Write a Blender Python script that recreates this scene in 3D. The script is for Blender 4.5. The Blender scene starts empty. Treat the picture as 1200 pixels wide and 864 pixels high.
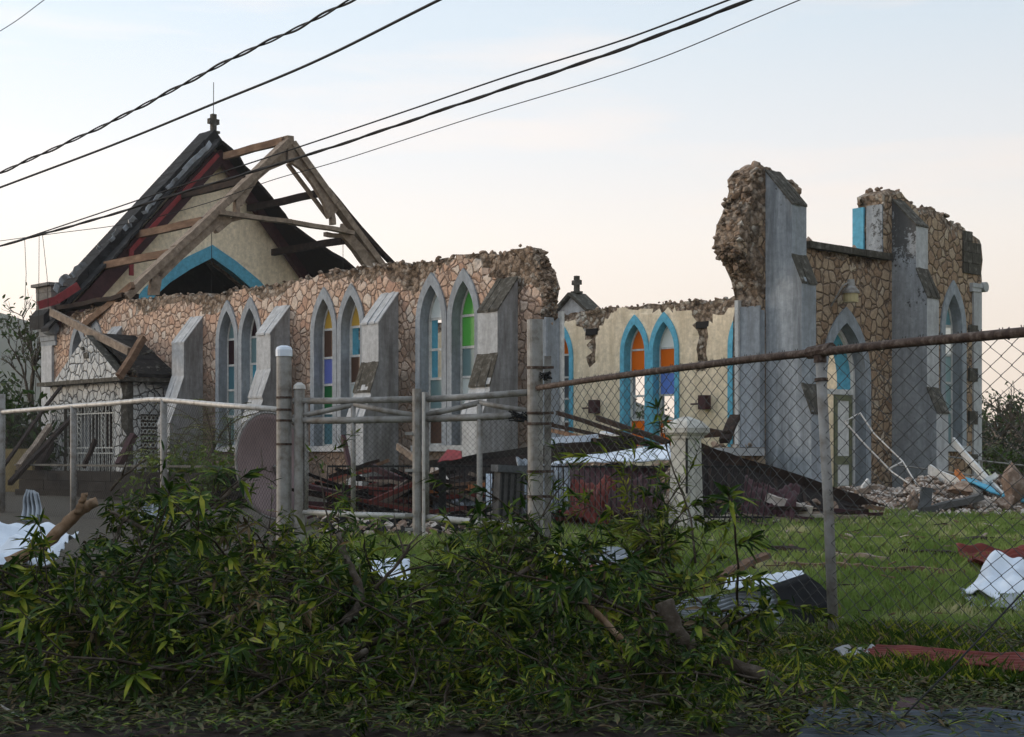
import bpy, bmesh, math, random
import numpy as np
from mathutils import Vector, Matrix, noise as mnoise
from mathutils.geometry import delaunay_2d_cdt

random.seed(7)
rng = np.random.default_rng(7)
R = math.radians
scene = bpy.context.scene
COL = scene.collection

# ---------------------------------------------------------------- camera, sky, sun, exposure
F = 1763.0; EYE = 1.6; HOR = 532.0
cam = bpy.data.cameras.new('camera'); cam.lens = 52.9; cam.sensor_width = 36; cam.shift_y = 100 / 1200
cam.clip_start = 0.1; cam.clip_end = 6000
co = bpy.data.objects.new('camera', cam); COL.objects.link(co)
co.location = (0, 0, EYE); co.rotation_euler = (R(90), 0, 0); scene.camera = co

SUN_AZ = R(-78)      # from +Y towards +X
SUN_EL = R(9)
world = bpy.data.worlds.new('World'); scene.world = world; world.use_nodes = True
wt = world.node_tree; wn = wt.nodes; wl = wt.links
bg = wn['Background']
sky = wn.new('ShaderNodeTexSky'); sky.sky_type = 'NISHITA'; sky.sun_disc = False
sky.sun_elevation = SUN_EL; sky.sun_rotation = SUN_AZ; sky.dust_density = 2.0; sky.air_density = 1.0; sky.ozone_density = 1.5
# a thin veil of high cloud over the sky: pale, warmer and brighter near the horizon, with a few faint wisps
tc = wn.new('ShaderNodeTexCoord'); sep = wn.new('ShaderNodeSeparateXYZ'); wl.new(tc.outputs['Generated'], sep.inputs[0])
ramp = wn.new('ShaderNodeValToRGB'); wl.new(sep.outputs['Z'], ramp.inputs[0])
VK = 1.0
e = ramp.color_ramp.elements
e[0].position = 0.0; e[0].color = (9.6, 7.7, 6.4, 1)
e[1].position = 0.34; e[1].color = (5.9, 6.9, 8.0, 1)
for p, c in ((0.06, (9.9, 8.3, 7.1, 1)), (0.14, (9.5, 8.65, 8.0, 1)), (0.20, (8.1, 8.1, 8.25, 1)), (.27, (6.75, 7.5, 8.2, 1))):
    n = ramp.color_ramp.elements.new(p); n.color = c
mp = wn.new('ShaderNodeMapping'); mp.inputs['Scale'].default_value = (2.2, 2.2, 16); wl.new(tc.outputs['Generated'], mp.inputs[0])
nz = wn.new('ShaderNodeTexNoise'); nz.inputs['Scale'].default_value = 1.7; nz.inputs['Detail'].default_value = 6; wl.new(mp.outputs[0], nz.inputs[0])
wr = wn.new('ShaderNodeMapRange'); wr.inputs[1].default_value = .53; wr.inputs[2].default_value = .74; wr.inputs[3].default_value = 0; wr.inputs[4].default_value = .5
wl.new(nz.outputs[0], wr.inputs[0])
mixc = wn.new('ShaderNodeMix'); mixc.data_type = 'RGBA'; wl.new(wr.outputs[0], mixc.inputs[0]); wl.new(ramp.outputs[0], mixc.inputs[6]); mixc.inputs[7].default_value = (10.2, 8.6, 7.6, 1)
mixs = wn.new('ShaderNodeMix'); mixs.data_type = 'RGBA'; mixs.inputs[0].default_value = .8
wl.new(sky.outputs[0], mixs.inputs[6]); wl.new(mixc.outputs[2], mixs.inputs[7])
xf = wn.new('ShaderNodeMath'); xf.operation = 'MULTIPLY_ADD'; xf.inputs[1].default_value = -.30; xf.inputs[2].default_value = 1.03; wl.new(sep.outputs['X'], xf.inputs[0])   # brighter towards the setting sun
xm = wn.new('ShaderNodeMix'); xm.data_type = 'RGBA'; xm.blend_type = 'MULTIPLY'; xm.inputs[0].default_value = 1; xm.clamp_result = False; wl.new(mixs.outputs[2], xm.inputs[6]); wl.new(xf.outputs[0], xm.inputs[7])
wl.new(xm.outputs[2], bg.inputs[0]); bg.inputs[1].default_value = 0.136

sun = bpy.data.lights.new('sun', 'SUN'); sun.energy = 1.5; sun.angle = R(18); sun.color = (1, .83, .66)
so = bpy.data.objects.new('sun', sun); COL.objects.link(so)
sd = Vector((math.sin(SUN_AZ) * math.cos(SUN_EL), math.cos(SUN_AZ) * math.cos(SUN_EL), math.sin(SUN_EL)))
so.rotation_euler = (-sd).to_track_quat('-Z', 'Y').to_euler(); so.location = (-30, 0, 30)
vs = scene.view_settings; vs.view_transform = 'Standard'; vs.look = 'None'; vs.exposure = 0.0; vs.gamma = 1; vs.use_curve_mapping = False
scene.cycles.max_bounces = 8; scene.cycles.transparent_max_bounces = 12; scene.cycles.volume_bounces = 1

# ---------------------------------------------------------------- materials
def nt(name):
    m = bpy.data.materials.new(name); m.use_nodes = True
    return m, m.node_tree.nodes, m.node_tree.links, m.node_tree.nodes['Principled BSDF']
def setramp(r, stops):
    el = r.color_ramp.elements
    while len(el) > 1: el.remove(el[-1])
    el[0].position = stops[0][0]; el[0].color = (*stops[0][1], 1)
    for p, c in stops[1:]:
        n = el.new(p); n.color = (*c, 1)
def N(nodes, typ, **kw):
    n = nodes.new(typ)
    for k, v in kw.items():
        if k in n.inputs: n.inputs[k].default_value = v
        else: setattr(n, k, v)
    return n
def mk(name, stops, scale=4, rough=.85, bump=.3, bscale=20, stretch=(1, 1, 1), detail=6, metallic=0, dist=.02, spec=.14, ncon=1.6):
    m, n, l, b = nt(name)
    tcn = n.new('ShaderNodeTexCoord'); mpn = N(n, 'ShaderNodeMapping'); mpn.inputs['Scale'].default_value = stretch
    l.new(tcn.outputs['Object'], mpn.inputs[0])
    nn = N(n, 'ShaderNodeTexNoise', Scale=scale, Detail=detail, Roughness=.65); l.new(mpn.outputs[0], nn.inputs[0])
    mr = N(n, 'ShaderNodeMapRange'); mr.inputs[1].default_value = .5 - .5 / ncon / 1.2; mr.inputs[2].default_value = .5 + .5 / ncon / 1.2
    l.new(nn.outputs[0], mr.inputs[0])
    rp = n.new('ShaderNodeValToRGB'); setramp(rp, stops); l.new(mr.outputs[0], rp.inputs[0]); l.new(rp.outputs[0], b.inputs['Base Color'])
    b.inputs['Roughness'].default_value = rough; b.inputs['Metallic'].default_value = metallic; b.inputs['Specular IOR Level'].default_value = spec
    if bump:
        bn = N(n, 'ShaderNodeTexNoise', Scale=bscale, Detail=8, Roughness=.7); l.new(mpn.outputs[0], bn.inputs[0])
        bp = N(n, 'ShaderNodeBump', Strength=bump, Distance=dist); l.new(bn.outputs[0], bp.inputs['Height']); l.new(bp.outputs[0], b.inputs['Normal'])
    return m
def stops3(c, lo=.6, hi=1.3):
    return [(0, tuple(x * lo for x in c)), (.5, c), (1, tuple(min(1, x * hi) for x in c))]

def fieldstone(name, pal, mortar, scale, width=.045, grime=(.07, .06, .05), gz=(3.6, 5.0), gamt=.0, gnoise=.35, bump=.9, rnd=.9):
    m, n, l, b = nt(name)
    tcn = n.new('ShaderNodeTexCoord')
    dn = N(n, 'ShaderNodeTexNoise', Scale=5, Detail=3); l.new(tcn.outputs['Object'], dn.inputs[0])
    va = N(n, 'ShaderNodeVectorMath', operation='MULTIPLY_ADD'); va.inputs[1].default_value = (.10, .10, .10)
    l.new(dn.outputs['Color'], va.inputs[0]); l.new(tcn.outputs['Object'], va.inputs[2])
    ve = N(n, 'ShaderNodeTexVoronoi', feature='DISTANCE_TO_EDGE', Scale=scale, Randomness=rnd); l.new(va.outputs[0], ve.inputs[0])
    vc = N(n, 'ShaderNodeTexVoronoi', feature='F1', Scale=scale, Randomness=rnd); l.new(va.outputs[0], vc.inputs[0])
    sp = n.new('ShaderNodeSeparateColor'); l.new(vc.outputs['Color'], sp.inputs[0])
    rp = n.new('ShaderNodeValToRGB'); setramp(rp, [(i / (len(pal) - 1), c) for i, c in enumerate(pal)]); l.new(sp.outputs[0], rp.inputs[0])
    fn = N(n, 'ShaderNodeTexNoise', Scale=14, Detail=8, Roughness=.7); l.new(tcn.outputs['Object'], fn.inputs[0])
    fr = N(n, 'ShaderNodeMapRange'); fr.inputs[1].default_value = .3; fr.inputs[2].default_value = .7; fr.inputs[3].default_value = .62; fr.inputs[4].default_value = 1.2; l.new(fn.outputs[0], fr.inputs[0])
    mu = N(n, 'ShaderNodeMix', data_type='RGBA', blend_type='MULTIPLY'); mu.inputs[0].default_value = 1; l.new(rp.outputs[0], mu.inputs[6]); l.new(fr.outputs[0], mu.inputs[7])
    # grime: broad blotches, and a weathered darker skirt below gz
    gn = N(n, 'ShaderNodeTexNoise', Scale=1.1, Detail=7, Roughness=.65); l.new(tcn.outputs['Object'], gn.inputs[0])
    sx = n.new('ShaderNodeSeparateXYZ'); l.new(tcn.outputs['Object'], sx.inputs[0])
    zr = N(n, 'ShaderNodeMapRange'); zr.inputs[1].default_value = gz[1]; zr.inputs[2].default_value = gz[0]; zr.inputs[3].default_value = 0; zr.inputs[4].default_value = gamt; l.new(sx.outputs[2], zr.inputs[0])
    ad = N(n, 'ShaderNodeMath', operation='ADD'); l.new(zr.outputs[0], ad.inputs[0]); l.new(gn.outputs[0], ad.inputs[1])
    gm = N(n, 'ShaderNodeMapRange'); gm.inputs[1].default_value = .56; gm.inputs[2].default_value = .78; gm.inputs[3].default_value = 0; gm.inputs[4].default_value = .8; l.new(ad.outputs[0], gm.inputs[0])
    mg = N(n, 'ShaderNodeMix', data_type='RGBA'); l.new(gm.outputs[0], mg.inputs[0]); l.new(mu.outputs[2], mg.inputs[6]); mg.inputs[7].default_value = (*grime, 1)
    er = N(n, 'ShaderNodeMapRange', interpolation_type='SMOOTHSTEP'); er.inputs[1].default_value = width * .5; er.inputs[2].default_value = width * 1.6; l.new(ve.outputs[0], er.inputs[0])
    mm = N(n, 'ShaderNodeMix', data_type='RGBA'); l.new(er.outputs[0], mm.inputs[0]); mm.inputs[6].default_value = (*mortar, 1); l.new(mg.outputs[2], mm.inputs[7])
    l.new(mm.outputs[2], b.inputs['Base Color']); b.inputs['Roughness'].default_value = .92; b.inputs['Specular IOR Level'].default_value = .2
    hr = N(n, 'ShaderNodeMapRange', interpolation_type='SMOOTHSTEP'); hr.inputs[1].default_value = 0; hr.inputs[2].default_value = width * 4; l.new(ve.outputs[0], hr.inputs[0])
    h2 = N(n, 'ShaderNodeMath', operation='MULTIPLY_ADD'); h2.inputs[1].default_value = .35; l.new(fn.outputs[0], h2.inputs[0]); l.new(hr.outputs[0], h2.inputs[2])
    bp = N(n, 'ShaderNodeBump', Strength=bump, Distance=.05); l.new(h2.outputs[0], bp.inputs['Height']); l.new(bp.outputs[0], b.inputs['Normal'])
    return m

def plaster(name, base, stain, amt=.5, streak=True, scale=1.4, spot=None, thr=.5, spotz=None):
    """painted render with streaked stains, blotches and optional black mould spots"""
    m, n, l, b = nt(name)
    tcn = n.new('ShaderNodeTexCoord'); mpn = N(n, 'ShaderNodeMapping'); mpn.inputs['Scale'].default_value = (1.6, 1.6, .22) if streak else (1, 1, 1)
    l.new(tcn.outputs['Object'], mpn.inputs[0])
    a = N(n, 'ShaderNodeTexNoise', Scale=scale * 2, Detail=9, Roughness=.7); l.new(mpn.outputs[0], a.inputs[0])
    r1 = N(n, 'ShaderNodeMapRange'); r1.inputs[1].default_value = thr - .08; r1.inputs[2].default_value = thr + .22; r1.inputs[3].default_value = 0; r1.inputs[4].default_value = amt; l.new(a.outputs[0], r1.inputs[0])
    c = N(n, 'ShaderNodeTexNoise', Scale=7, Detail=6, Roughness=.7); l.new(tcn.outputs['Object'], c.inputs[0])
    r2 = N(n, 'ShaderNodeMapRange'); r2.inputs[1].default_value = .3; r2.inputs[2].default_value = .7; r2.inputs[3].default_value = .72; r2.inputs[4].default_value = 1.2; l.new(c.outputs[0], r2.inputs[0])
    mu = N(n, 'ShaderNodeMix', data_type='RGBA', blend_type='MULTIPLY'); mu.inputs[0].default_value = 1; mu.inputs[6].default_value = (*base, 1); l.new(r2.outputs[0], mu.inputs[7])
    mx = N(n, 'ShaderNodeMix', data_type='RGBA'); l.new(r1.outputs[0], mx.inputs[0]); l.new(mu.outputs[2], mx.inputs[6]); mx.inputs[7].default_value = (*stain, 1)
    out = mx.outputs[2]
    if spot:
        s = N(n, 'ShaderNodeTexNoise', Scale=9, Detail=5, Roughness=.75); l.new(tcn.outputs['Object'], s.inputs[0])
        big = N(n, 'ShaderNodeTexNoise', Scale=.9, Detail=2); l.new(tcn.outputs['Object'], big.inputs[0])
        ad = N(n, 'ShaderNodeMath', operation='MULTIPLY_ADD'); ad.inputs[1].default_value = .8; l.new(big.outputs[0], ad.inputs[0]); l.new(s.outputs[0], ad.inputs[2])
        if spotz:
            sx_ = n.new('ShaderNodeSeparateXYZ'); l.new(tcn.outputs['Object'], sx_.inputs[0]); zr_ = N(n, 'ShaderNodeMapRange'); zr_.inputs[1].default_value = spotz[0]; zr_.inputs[2].default_value = spotz[1]; zr_.inputs[4].default_value = spotz[2]; l.new(sx_.outputs[2], zr_.inputs[0])
            a2 = N(n, 'ShaderNodeMath', operation='ADD'); l.new(ad.outputs[0], a2.inputs[0]); l.new(zr_.outputs[0], a2.inputs[1]); ad = a2
        r3 = N(n, 'ShaderNodeMapRange'); r3.inputs[1].default_value = spot; r3.inputs[2].default_value = spot + .05; r3.inputs[4].default_value = .85; l.new(ad.outputs[0], r3.inputs[0])
        m3 = N(n, 'ShaderNodeMix', data_type='RGBA'); l.new(r3.outputs[0], m3.inputs[0]); l.new(out, m3.inputs[6]); m3.inputs[7].default_value = (.035, .033, .03, 1)
        out = m3.outputs[2]
    l.new(out, b.inputs['Base Color']); b.inputs['Roughness'].default_value = .8; b.inputs['Specular IOR Level'].default_value = .25
    bp = N(n, 'ShaderNodeBump', Strength=.35, Distance=.02); l.new(c.outputs[0], bp.inputs['Height']); l.new(bp.outputs[0], b.inputs['Normal'])
    return m
def glassmat(name, c, trans=.75, clear=.1):
    m, n, l, b = nt(name)
    out = [x for x in n if x.type == 'OUTPUT_MATERIAL'][0]
    tr = n.new('ShaderNodeBsdfTranslucent'); tr.inputs[0].default_value = (*c, 1)
    tp = n.new('ShaderNodeBsdfTransparent'); tp.inputs[0].default_value = (*[min(1, .3 + x * .7) for x in c], 1)
    b.inputs['Base Color'].default_value = (*[x * .6 for x in c], 1); b.inputs['Roughness'].default_value = .18
    nn = N(n, 'ShaderNodeTexNoise', Scale=6, Detail=3); bp = N(n, 'ShaderNodeBump', Strength=.15, Distance=.01); l.new(nn.outputs[0], bp.inputs['Height']); l.new(bp.outputs[0], b.inputs['Normal'])
    m1 = n.new('ShaderNodeMixShader'); m1.inputs[0].default_value = trans; l.new(b.outputs[0], m1.inputs[1]); l.new(tr.outputs[0], m1.inputs[2])
    m2 = n.new('ShaderNodeMixShader'); m2.inputs[0].default_value = clear; l.new(m1.outputs[0], m2.inputs[1]); l.new(tp.outputs[0], m2.inputs[2])
    l.new(m2.outputs[0], out.inputs[0]); return m
def leafmat(name, stops, scale=9, rough=.5, tl=.22):
    m, n, l, b = nt(name)
    out = [x for x in n if x.type == 'OUTPUT_MATERIAL'][0]
    tcn = n.new('ShaderNodeTexCoord'); oi = n.new('ShaderNodeObjectInfo')
    nn = N(n, 'ShaderNodeTexNoise', Scale=scale, Detail=2); l.new(tcn.outputs['Object'], nn.inputs[0])
    ad = N(n, 'ShaderNodeMath', operation='MULTIPLY_ADD'); ad.inputs[1].default_value = .35; l.new(oi.outputs['Random'], ad.inputs[0]); l.new(nn.outputs[0], ad.inputs[2])
    mr = N(n, 'ShaderNodeMapRange'); mr.inputs[1].default_value = .38; mr.inputs[2].default_value = .95; l.new(ad.outputs[0], mr.inputs[0])
    rp = n.new('ShaderNodeValToRGB'); setramp(rp, stops); l.new(mr.outputs[0], rp.inputs[0])
    l.new(rp.outputs[0], b.inputs['Base Color']); b.inputs['Roughness'].default_value = rough; b.inputs['Specular IOR Level'].default_value = .14
    t = n.new('ShaderNodeBsdfTranslucent'); l.new(rp.outputs[0], t.inputs[0])
    mx = n.new('ShaderNodeMixShader'); mx.inputs[0].default_value = tl; l.new(b.outputs[0], mx.inputs[1]); l.new(t.outputs[0], mx.inputs[2]); l.new(mx.outputs[0], out.inputs[0])
    return m

M = {}
M['stone_nave'] = fieldstone('nave_fieldstone', [(.43, .265, .19), (.56, .38, .275), (.63, .47, .365), (.50, .33, .24), (.64, .54, .45)], (.20, .135, .10), 4.3, .032, grime=(.13, .105, .085), gz=(2.6, 4.8), gamt=.36)
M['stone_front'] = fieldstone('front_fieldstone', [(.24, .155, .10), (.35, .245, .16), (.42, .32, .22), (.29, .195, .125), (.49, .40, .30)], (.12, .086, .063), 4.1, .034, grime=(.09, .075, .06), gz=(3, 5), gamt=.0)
M['stone_white'] = fieldstone('white_painted_fieldstone', [(.50, .51, .50), (.60, .60, .58), (.42, .43, .43)], (.05, .05, .048), 3.6, .03, grime=(.22, .21, .19), gz=(2, 4.5), gamt=.05)
def coremat(name, pal):
    m, n, l, b = nt(name)
    tcn = n.new('ShaderNodeTexCoord'); dn = N(n, 'ShaderNodeTexNoise', Scale=6, Detail=5, Roughness=.7); l.new(tcn.outputs['Object'], dn.inputs[0])
    va = N(n, 'ShaderNodeVectorMath', operation='MULTIPLY_ADD'); va.inputs[1].default_value = (.16, .16, .16); l.new(dn.outputs['Color'], va.inputs[0]); l.new(tcn.outputs['Object'], va.inputs[2])
    v1 = N(n, 'ShaderNodeTexVoronoi', feature='F1', Scale=8.5, Randomness=1.0); l.new(va.outputs[0], v1.inputs[0])
    v2 = N(n, 'ShaderNodeTexVoronoi', feature='F1', Scale=19, Randomness=1.0); l.new(va.outputs[0], v2.inputs[0])
    s1 = n.new('ShaderNodeSeparateColor'); l.new(v1.outputs['Color'], s1.inputs[0])
    mixv = N(n, 'ShaderNodeMath', operation='MULTIPLY_ADD'); mixv.inputs[1].default_value = .55; l.new(s1.outputs[0], mixv.inputs[0])
    big = N(n, 'ShaderNodeTexNoise', Scale=1.7, Detail=8, Roughness=.75); l.new(tcn.outputs['Object'], big.inputs[0]); l.new(big.outputs[0], mixv.inputs[2])
    mr = N(n, 'ShaderNodeMapRange'); mr.inputs[1].default_value = .42; mr.inputs[2].default_value = 1.1; l.new(mixv.outputs[0], mr.inputs[0])
    rp = n.new('ShaderNodeValToRGB'); setramp(rp, pal); l.new(mr.outputs[0], rp.inputs[0])
    dk = N(n, 'ShaderNodeMapRange'); dk.inputs[1].default_value = .35; dk.inputs[2].default_value = .75; dk.inputs[3].default_value = 1.0; dk.inputs[4].default_value = .45; l.new(v1.outputs['Distance'], dk.inputs[0])
    mu = N(n, 'ShaderNodeMix', data_type='RGBA', blend_type='MULTIPLY'); mu.inputs[0].default_value = 1; l.new(rp.outputs[0], mu.inputs[6]); l.new(dk.outputs[0], mu.inputs[7])
    l.new(mu.outputs[2], b.inputs['Base Color']); b.inputs['Roughness'].default_value = .95; b.inputs['Specular IOR Level'].default_value = .15
    h = N(n, 'ShaderNodeMath', operation='MULTIPLY_ADD'); h.inputs[1].default_value = .5; l.new(v2.outputs['Distance'], h.inputs[0]); l.new(v1.outputs['Distance'], h.inputs[2])
    h2 = N(n, 'ShaderNodeMath', operation='MULTIPLY'); h2.inputs[1].default_value = -1; l.new(h.outputs[0], h2.inputs[0])
    bp = N(n, 'ShaderNodeBump', Strength=1.0, Distance=.10); l.new(h2.outputs[0], bp.inputs['Height']); l.new(bp.outputs[0], b.inputs['Normal'])
    return m
M['core'] = coremat('rubble_core', [(0, (.13, .09, .063)), (.35, (.27, .195, .135)), (.65, (.39, .295, .22)), (.88, (.50, .42, .34)), (1, (.62, .57, .50))])
M['core_x'] = fieldstone('rubble_core', [(.17, .11, .07), (.28, .19, .13), (.12, .085, .06), (.36, .28, .21), (.22, .155, .11)], (.045, .032, .024), 6.5, .06, grime=(.07, .055, .04), gamt=0, bump=1.0, rnd=1.0)
M['plaster_cream'] = plaster('cream_plaster', (.75, .63, .47), (.42, .33, .21), .8, thr=.53, scale=.8)
M['gable_cream'] = plaster('gable_cream_plaster', (.86, .74, .56), (.55, .46, .33), .6)
M['grey'] = plaster('grey_blue_render', (.29, .32, .35), (.15, .155, .16), .8)
M['grey_streak'] = plaster('streaked_front_render', (.37, .40, .425), (.12, .135, .15), .95, thr=.43, scale=1.0, spot=1.10, spotz=(5.2, 6.8, .12))
M['grey_n'] = plaster('grey_side_render', (.31, .31, .31), (.11, .10, .09), .9, thr=.46, spot=1.20)
M['grey_light'] = plaster('pale_grey_render', (.44, .45, .46), (.22, .22, .21), .7)
M['grey_mould'] = plaster('grey_render_with_mould', (.31, .33, .345), (.15, .155, .16), .85, spot=1.12, spotz=(3.6, 6.6, .30))
M['moss'] = mk('mossy_cap', [(0, (.025, .024, .02)), (.55, (.075, .068, .055)), (1, (.24, .23, .21))], scale=7, bump=.8, bscale=15, ncon=1.4)
M['blue'] = plaster('sky_blue_paint', (.115, .40, .56), (.09, .24, .33), .5)
M['white_wood'] = plaster('white_painted_wood', (.62, .62, .60), (.33, .31, .27), .6)
M['olive'] = plaster('olive_wood', (.16, .17, .10), (.09, .09, .06), .5)
M['maroon'] = mk('maroon_board', stops3((.055, .025, .028), .6, 1.4), scale=6, rough=.6, bump=.2)
M['red'] = plaster('faded_red_paint', (.24, .035, .04), (.10, .03, .03), .6)
M['red_sheet'] = mk('red_painted_roof_sheet', [(0, (.04, .016, .014)), (.45, (.13, .028, .022)), (.8, (.17, .045, .035)), (1, (.28, .20, .18))], scale=3, rough=.6, bump=.25, bscale=12, metallic=.1)
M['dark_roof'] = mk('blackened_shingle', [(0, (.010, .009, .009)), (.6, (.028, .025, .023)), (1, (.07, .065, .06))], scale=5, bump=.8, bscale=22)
M['coping'] = mk('blackened_coping', [(0, (.008, .008, .008)), (.6, (.025, .025, .026)), (.85, (.06, .062, .066)), (1, (.18, .19, .20))], scale=2.2, bump=.6, bscale=12, stretch=(1, 1, 2), ncon=1.5)
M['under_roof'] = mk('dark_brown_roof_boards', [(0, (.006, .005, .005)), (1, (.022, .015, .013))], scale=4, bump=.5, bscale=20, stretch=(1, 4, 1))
M['wood'] = mk('weathered_timber', [(0, (.10, .075, .055)), (.5, (.22, .17, .13)), (1, (.36, .29, .23))], scale=5, bump=.4, bscale=25)
M['wood_brown'] = mk('raw_brown_timber', [(0, (.06, .036, .024)), (.5, (.15, .092, .06)), (1, (.27, .18, .12))], scale=5, bump=.4, bscale=25, stretch=(1, .3, 1))
M['wood_dark'] = mk('dark_timber', [(0, (.010, .007, .006)), (.6, (.028, .018, .014)), (1, (.07, .042, .03))], scale=4, bump=.4, bscale=20)
M['wood_orange'] = mk('fresh_orange_timber', stops3((.42, .16, .06), .6, 1.3), scale=8)
M['sheet_white'] = mk('white_roof_sheet', [(0, (.34, .38, .44)), (.5, (.60, .66, .74)), (1, (.78, .82, .88))], scale=1.6, rough=.45, bump=.1, bscale=6, metallic=.1)
M['sheet_grey'] = mk('zinc_roof_sheet', [(0, (.09, .09, .095)), (.5, (.22, .24, .26)), (1, (.36, .39, .43))], scale=2.5, rough=.42, bump=.2, bscale=8, metallic=.5)
M['sheet_slate'] = mk('slate_blue_sheet', [(0, (.03, .03, .032)), (.5, (.06, .072, .088)), (1, (.12, .14, .165))], scale=2.5, rough=.6, bump=.2, bscale=8)
M['sheet_black'] = mk('tar_sheet_and_shade', stops3((.009, .009, .010), .6, 1.6), scale=4, rough=.6)
M['galv'] = mk('galvanised_steel', [(0, (.08, .055, .04)), (.25, (.18, .16, .14)), (.5, (.26, .25, .235)), (1, (.36, .355, .34))], scale=6, rough=.6, bump=.25, bscale=30, metallic=.15, detail=9)
M['galv_white'] = mk('pale_galvanised_rail', [(0, (.14, .10, .075)), (.35, (.44, .42, .39)), (1, (.62, .61, .59))], scale=9, rough=.5, bump=.1, metallic=.15)
M['rust_rail'] = mk('rusted_rail', [(0, (.02, .014, .012)), (.5, (.07, .046, .036)), (.8, (.15, .12, .10)), (1, (.28, .25, .23))], scale=8, rough=.7, bump=.4, metallic=.2, stretch=(2, 2, 2))
M['wire'] = mk('grey_wire', stops3((.05, .049, .047), .6, 1.4), scale=6, rough=.6, bump=0, metallic=.1)
M['iron'] = mk('black_iron', stops3((.02, .02, .02)), scale=3, rough=.6, bump=0)
M['cable'] = mk('black_cable', stops3((.012, .012, .013)), scale=3, rough=.6, bump=0)
M['white_metal'] = mk('white_ironwork', stops3((.52, .52, .48), .7, 1.1), scale=5, rough=.5, bump=0)
M['concrete_dark'] = mk('stained_concrete_and_shade', [(0, (.009, .0085, .008)), (.6, (.019, .018, .017)), (1, (.045, .042, .04))], scale=2.2, bump=.5, bscale=10)
M['pier'] = plaster('whitewashed_pier', (.50, .49, .45), (.16, .15, .13), .8, spot=1.12)
M['yellow'] = plaster('ochre_wall_paint', (.20, .155, .07), (.10, .08, .04), .7)
M['dish'] = mk('faded_pink_dish', stops3((.23, .17, .165), .75, 1.2), scale=2.5, rough=.6, bump=.05)
M['rock'] = mk('broken_limestone', [(0, (.10, .065, .045)), (.4, (.24, .17, .125)), (.75, (.36, .28, .22)), (1, (.52, .46, .40))], scale=3.2, bump=.7, bscale=14)
M['rock_brown'] = mk('brown_wall_stone', [(0, (.12, .08, .055)), (.5, (.27, .19, .135)), (1, (.46, .38, .31))], scale=5, bump=.7, bscale=16)
M['rock_pale'] = mk('pale_rubble', [(0, (.22, .18, .15)), (.5, (.45, .39, .34)), (1, (.68, .63, .58))], scale=3.5, bump=.6, bscale=14)
M['rock_red'] = mk('red_rubble', [(0, (.09, .062, .048)), (.5, (.20, .14, .105)), (1, (.38, .32, .27))], scale=3, bump=.7, bscale=12)
M['slab'] = mk('slate_grey_slab', stops3((.10, .105, .11), .5, 1.6), scale=3, bump=.6)
M['slab_dark'] = mk('dark_grey_render', stops3((.085, .083, .08), .5, 1.4), scale=4, bump=.4)
M['bark'] = mk('grey_brown_bark', [(0, (.022, .016, .010)), (.5, (.065, .05, .036)), (1, (.17, .145, .12))], scale=9, bump=.7, bscale=30)
M['bark_tan'] = mk('tan_peeled_bark', [(0, (.10, .055, .03)), (.5, (.22, .14, .085)), (1, (.36, .27, .19))], scale=8, bump=.6, bscale=24)
M['leaf'] = leafmat('long_green_leaf', [(0, (.036, .062, .005)), (.35, (.085, .135, .010)), (.65, (.17, .215, .018)), (1, (.32, .31, .04))])
M['leaf_dark'] = leafmat('deep_green_leaf', [(0, (.010, .028, .003)), (.5, (.020, .050, .005)), (1, (.05, .085, .010))])
M['leaf_yel'] = leafmat('yellowing_leaf', [(0, (.045, .065, .014)), (.5, (.10, .115, .025)), (.85, (.19, .19, .05)), (1, (.20, .12, .05))])
M['leaf_dead'] = leafmat('withered_leaf', [(0, (.04, .028, .015)), (.5, (.10, .07, .035)), (1, (.20, .15, .08))], tl=.1, rough=.7)
M['litter'] = leafmat('fallen_leaf_litter', [(0, (.022, .030, .010)), (.35, (.05, .065, .018)), (.6, (.09, .085, .035)), (.8, (.13, .09, .05)), (1, (.25, .20, .13))], scale=25, tl=.05, rough=.6)
M['grass'] = leafmat('lawn_grass_blade', [(0, (.07, .115, .026)), (.45, (.14, .215, .045)), (.8, (.25, .32, .09)), (1, (.50, .46, .25))], scale=1.3, tl=.3, rough=.6)
M['leaf_bg'] = leafmat('distant_dull_leaf', [(0, (.02, .026, .012)), (.5, (.038, .048, .022)), (1, (.075, .08, .04))], scale=.8)
M['hill'] = mk('wooded_hill', stops3((.035, .045, .03), .6, 1.4), scale=.03, bump=0)
M['brick'] = mk('grey_blocks', stops3((.16, .15, .14), .5, 1.5), scale=5, bump=.5)
for k, c, t, cl in (('yellow_glass', (.88, .66, .24), .8, .05), ('orange_glass', (.90, .38, .06), .85, .05), ('green_glass', (.34, .72, .28), .85, .05),
                    ('darkgreen_glass', (.08, .36, .16), .7, .1), ('blue_glass', (.40, .44, .78), .85, .05), ('brown_glass', (.27, .17, .125), .6, .1),
                    ('maroon_glass', (.09, .04, .05), .5, .1), ('white_glass', (.95, .96, .96), .85, .08), ('pale_glass', (.42, .54, .56), .7, .2),
                    ('teal_glass', (.26, .44, .50), .7, .2), ('grey_glass', (.22, .25, .29), .6, .2), ('paleblue_glass', (.34, .48, .85), .85, .05)):
    M[k] = glassmat(k, c, t, cl)

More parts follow.
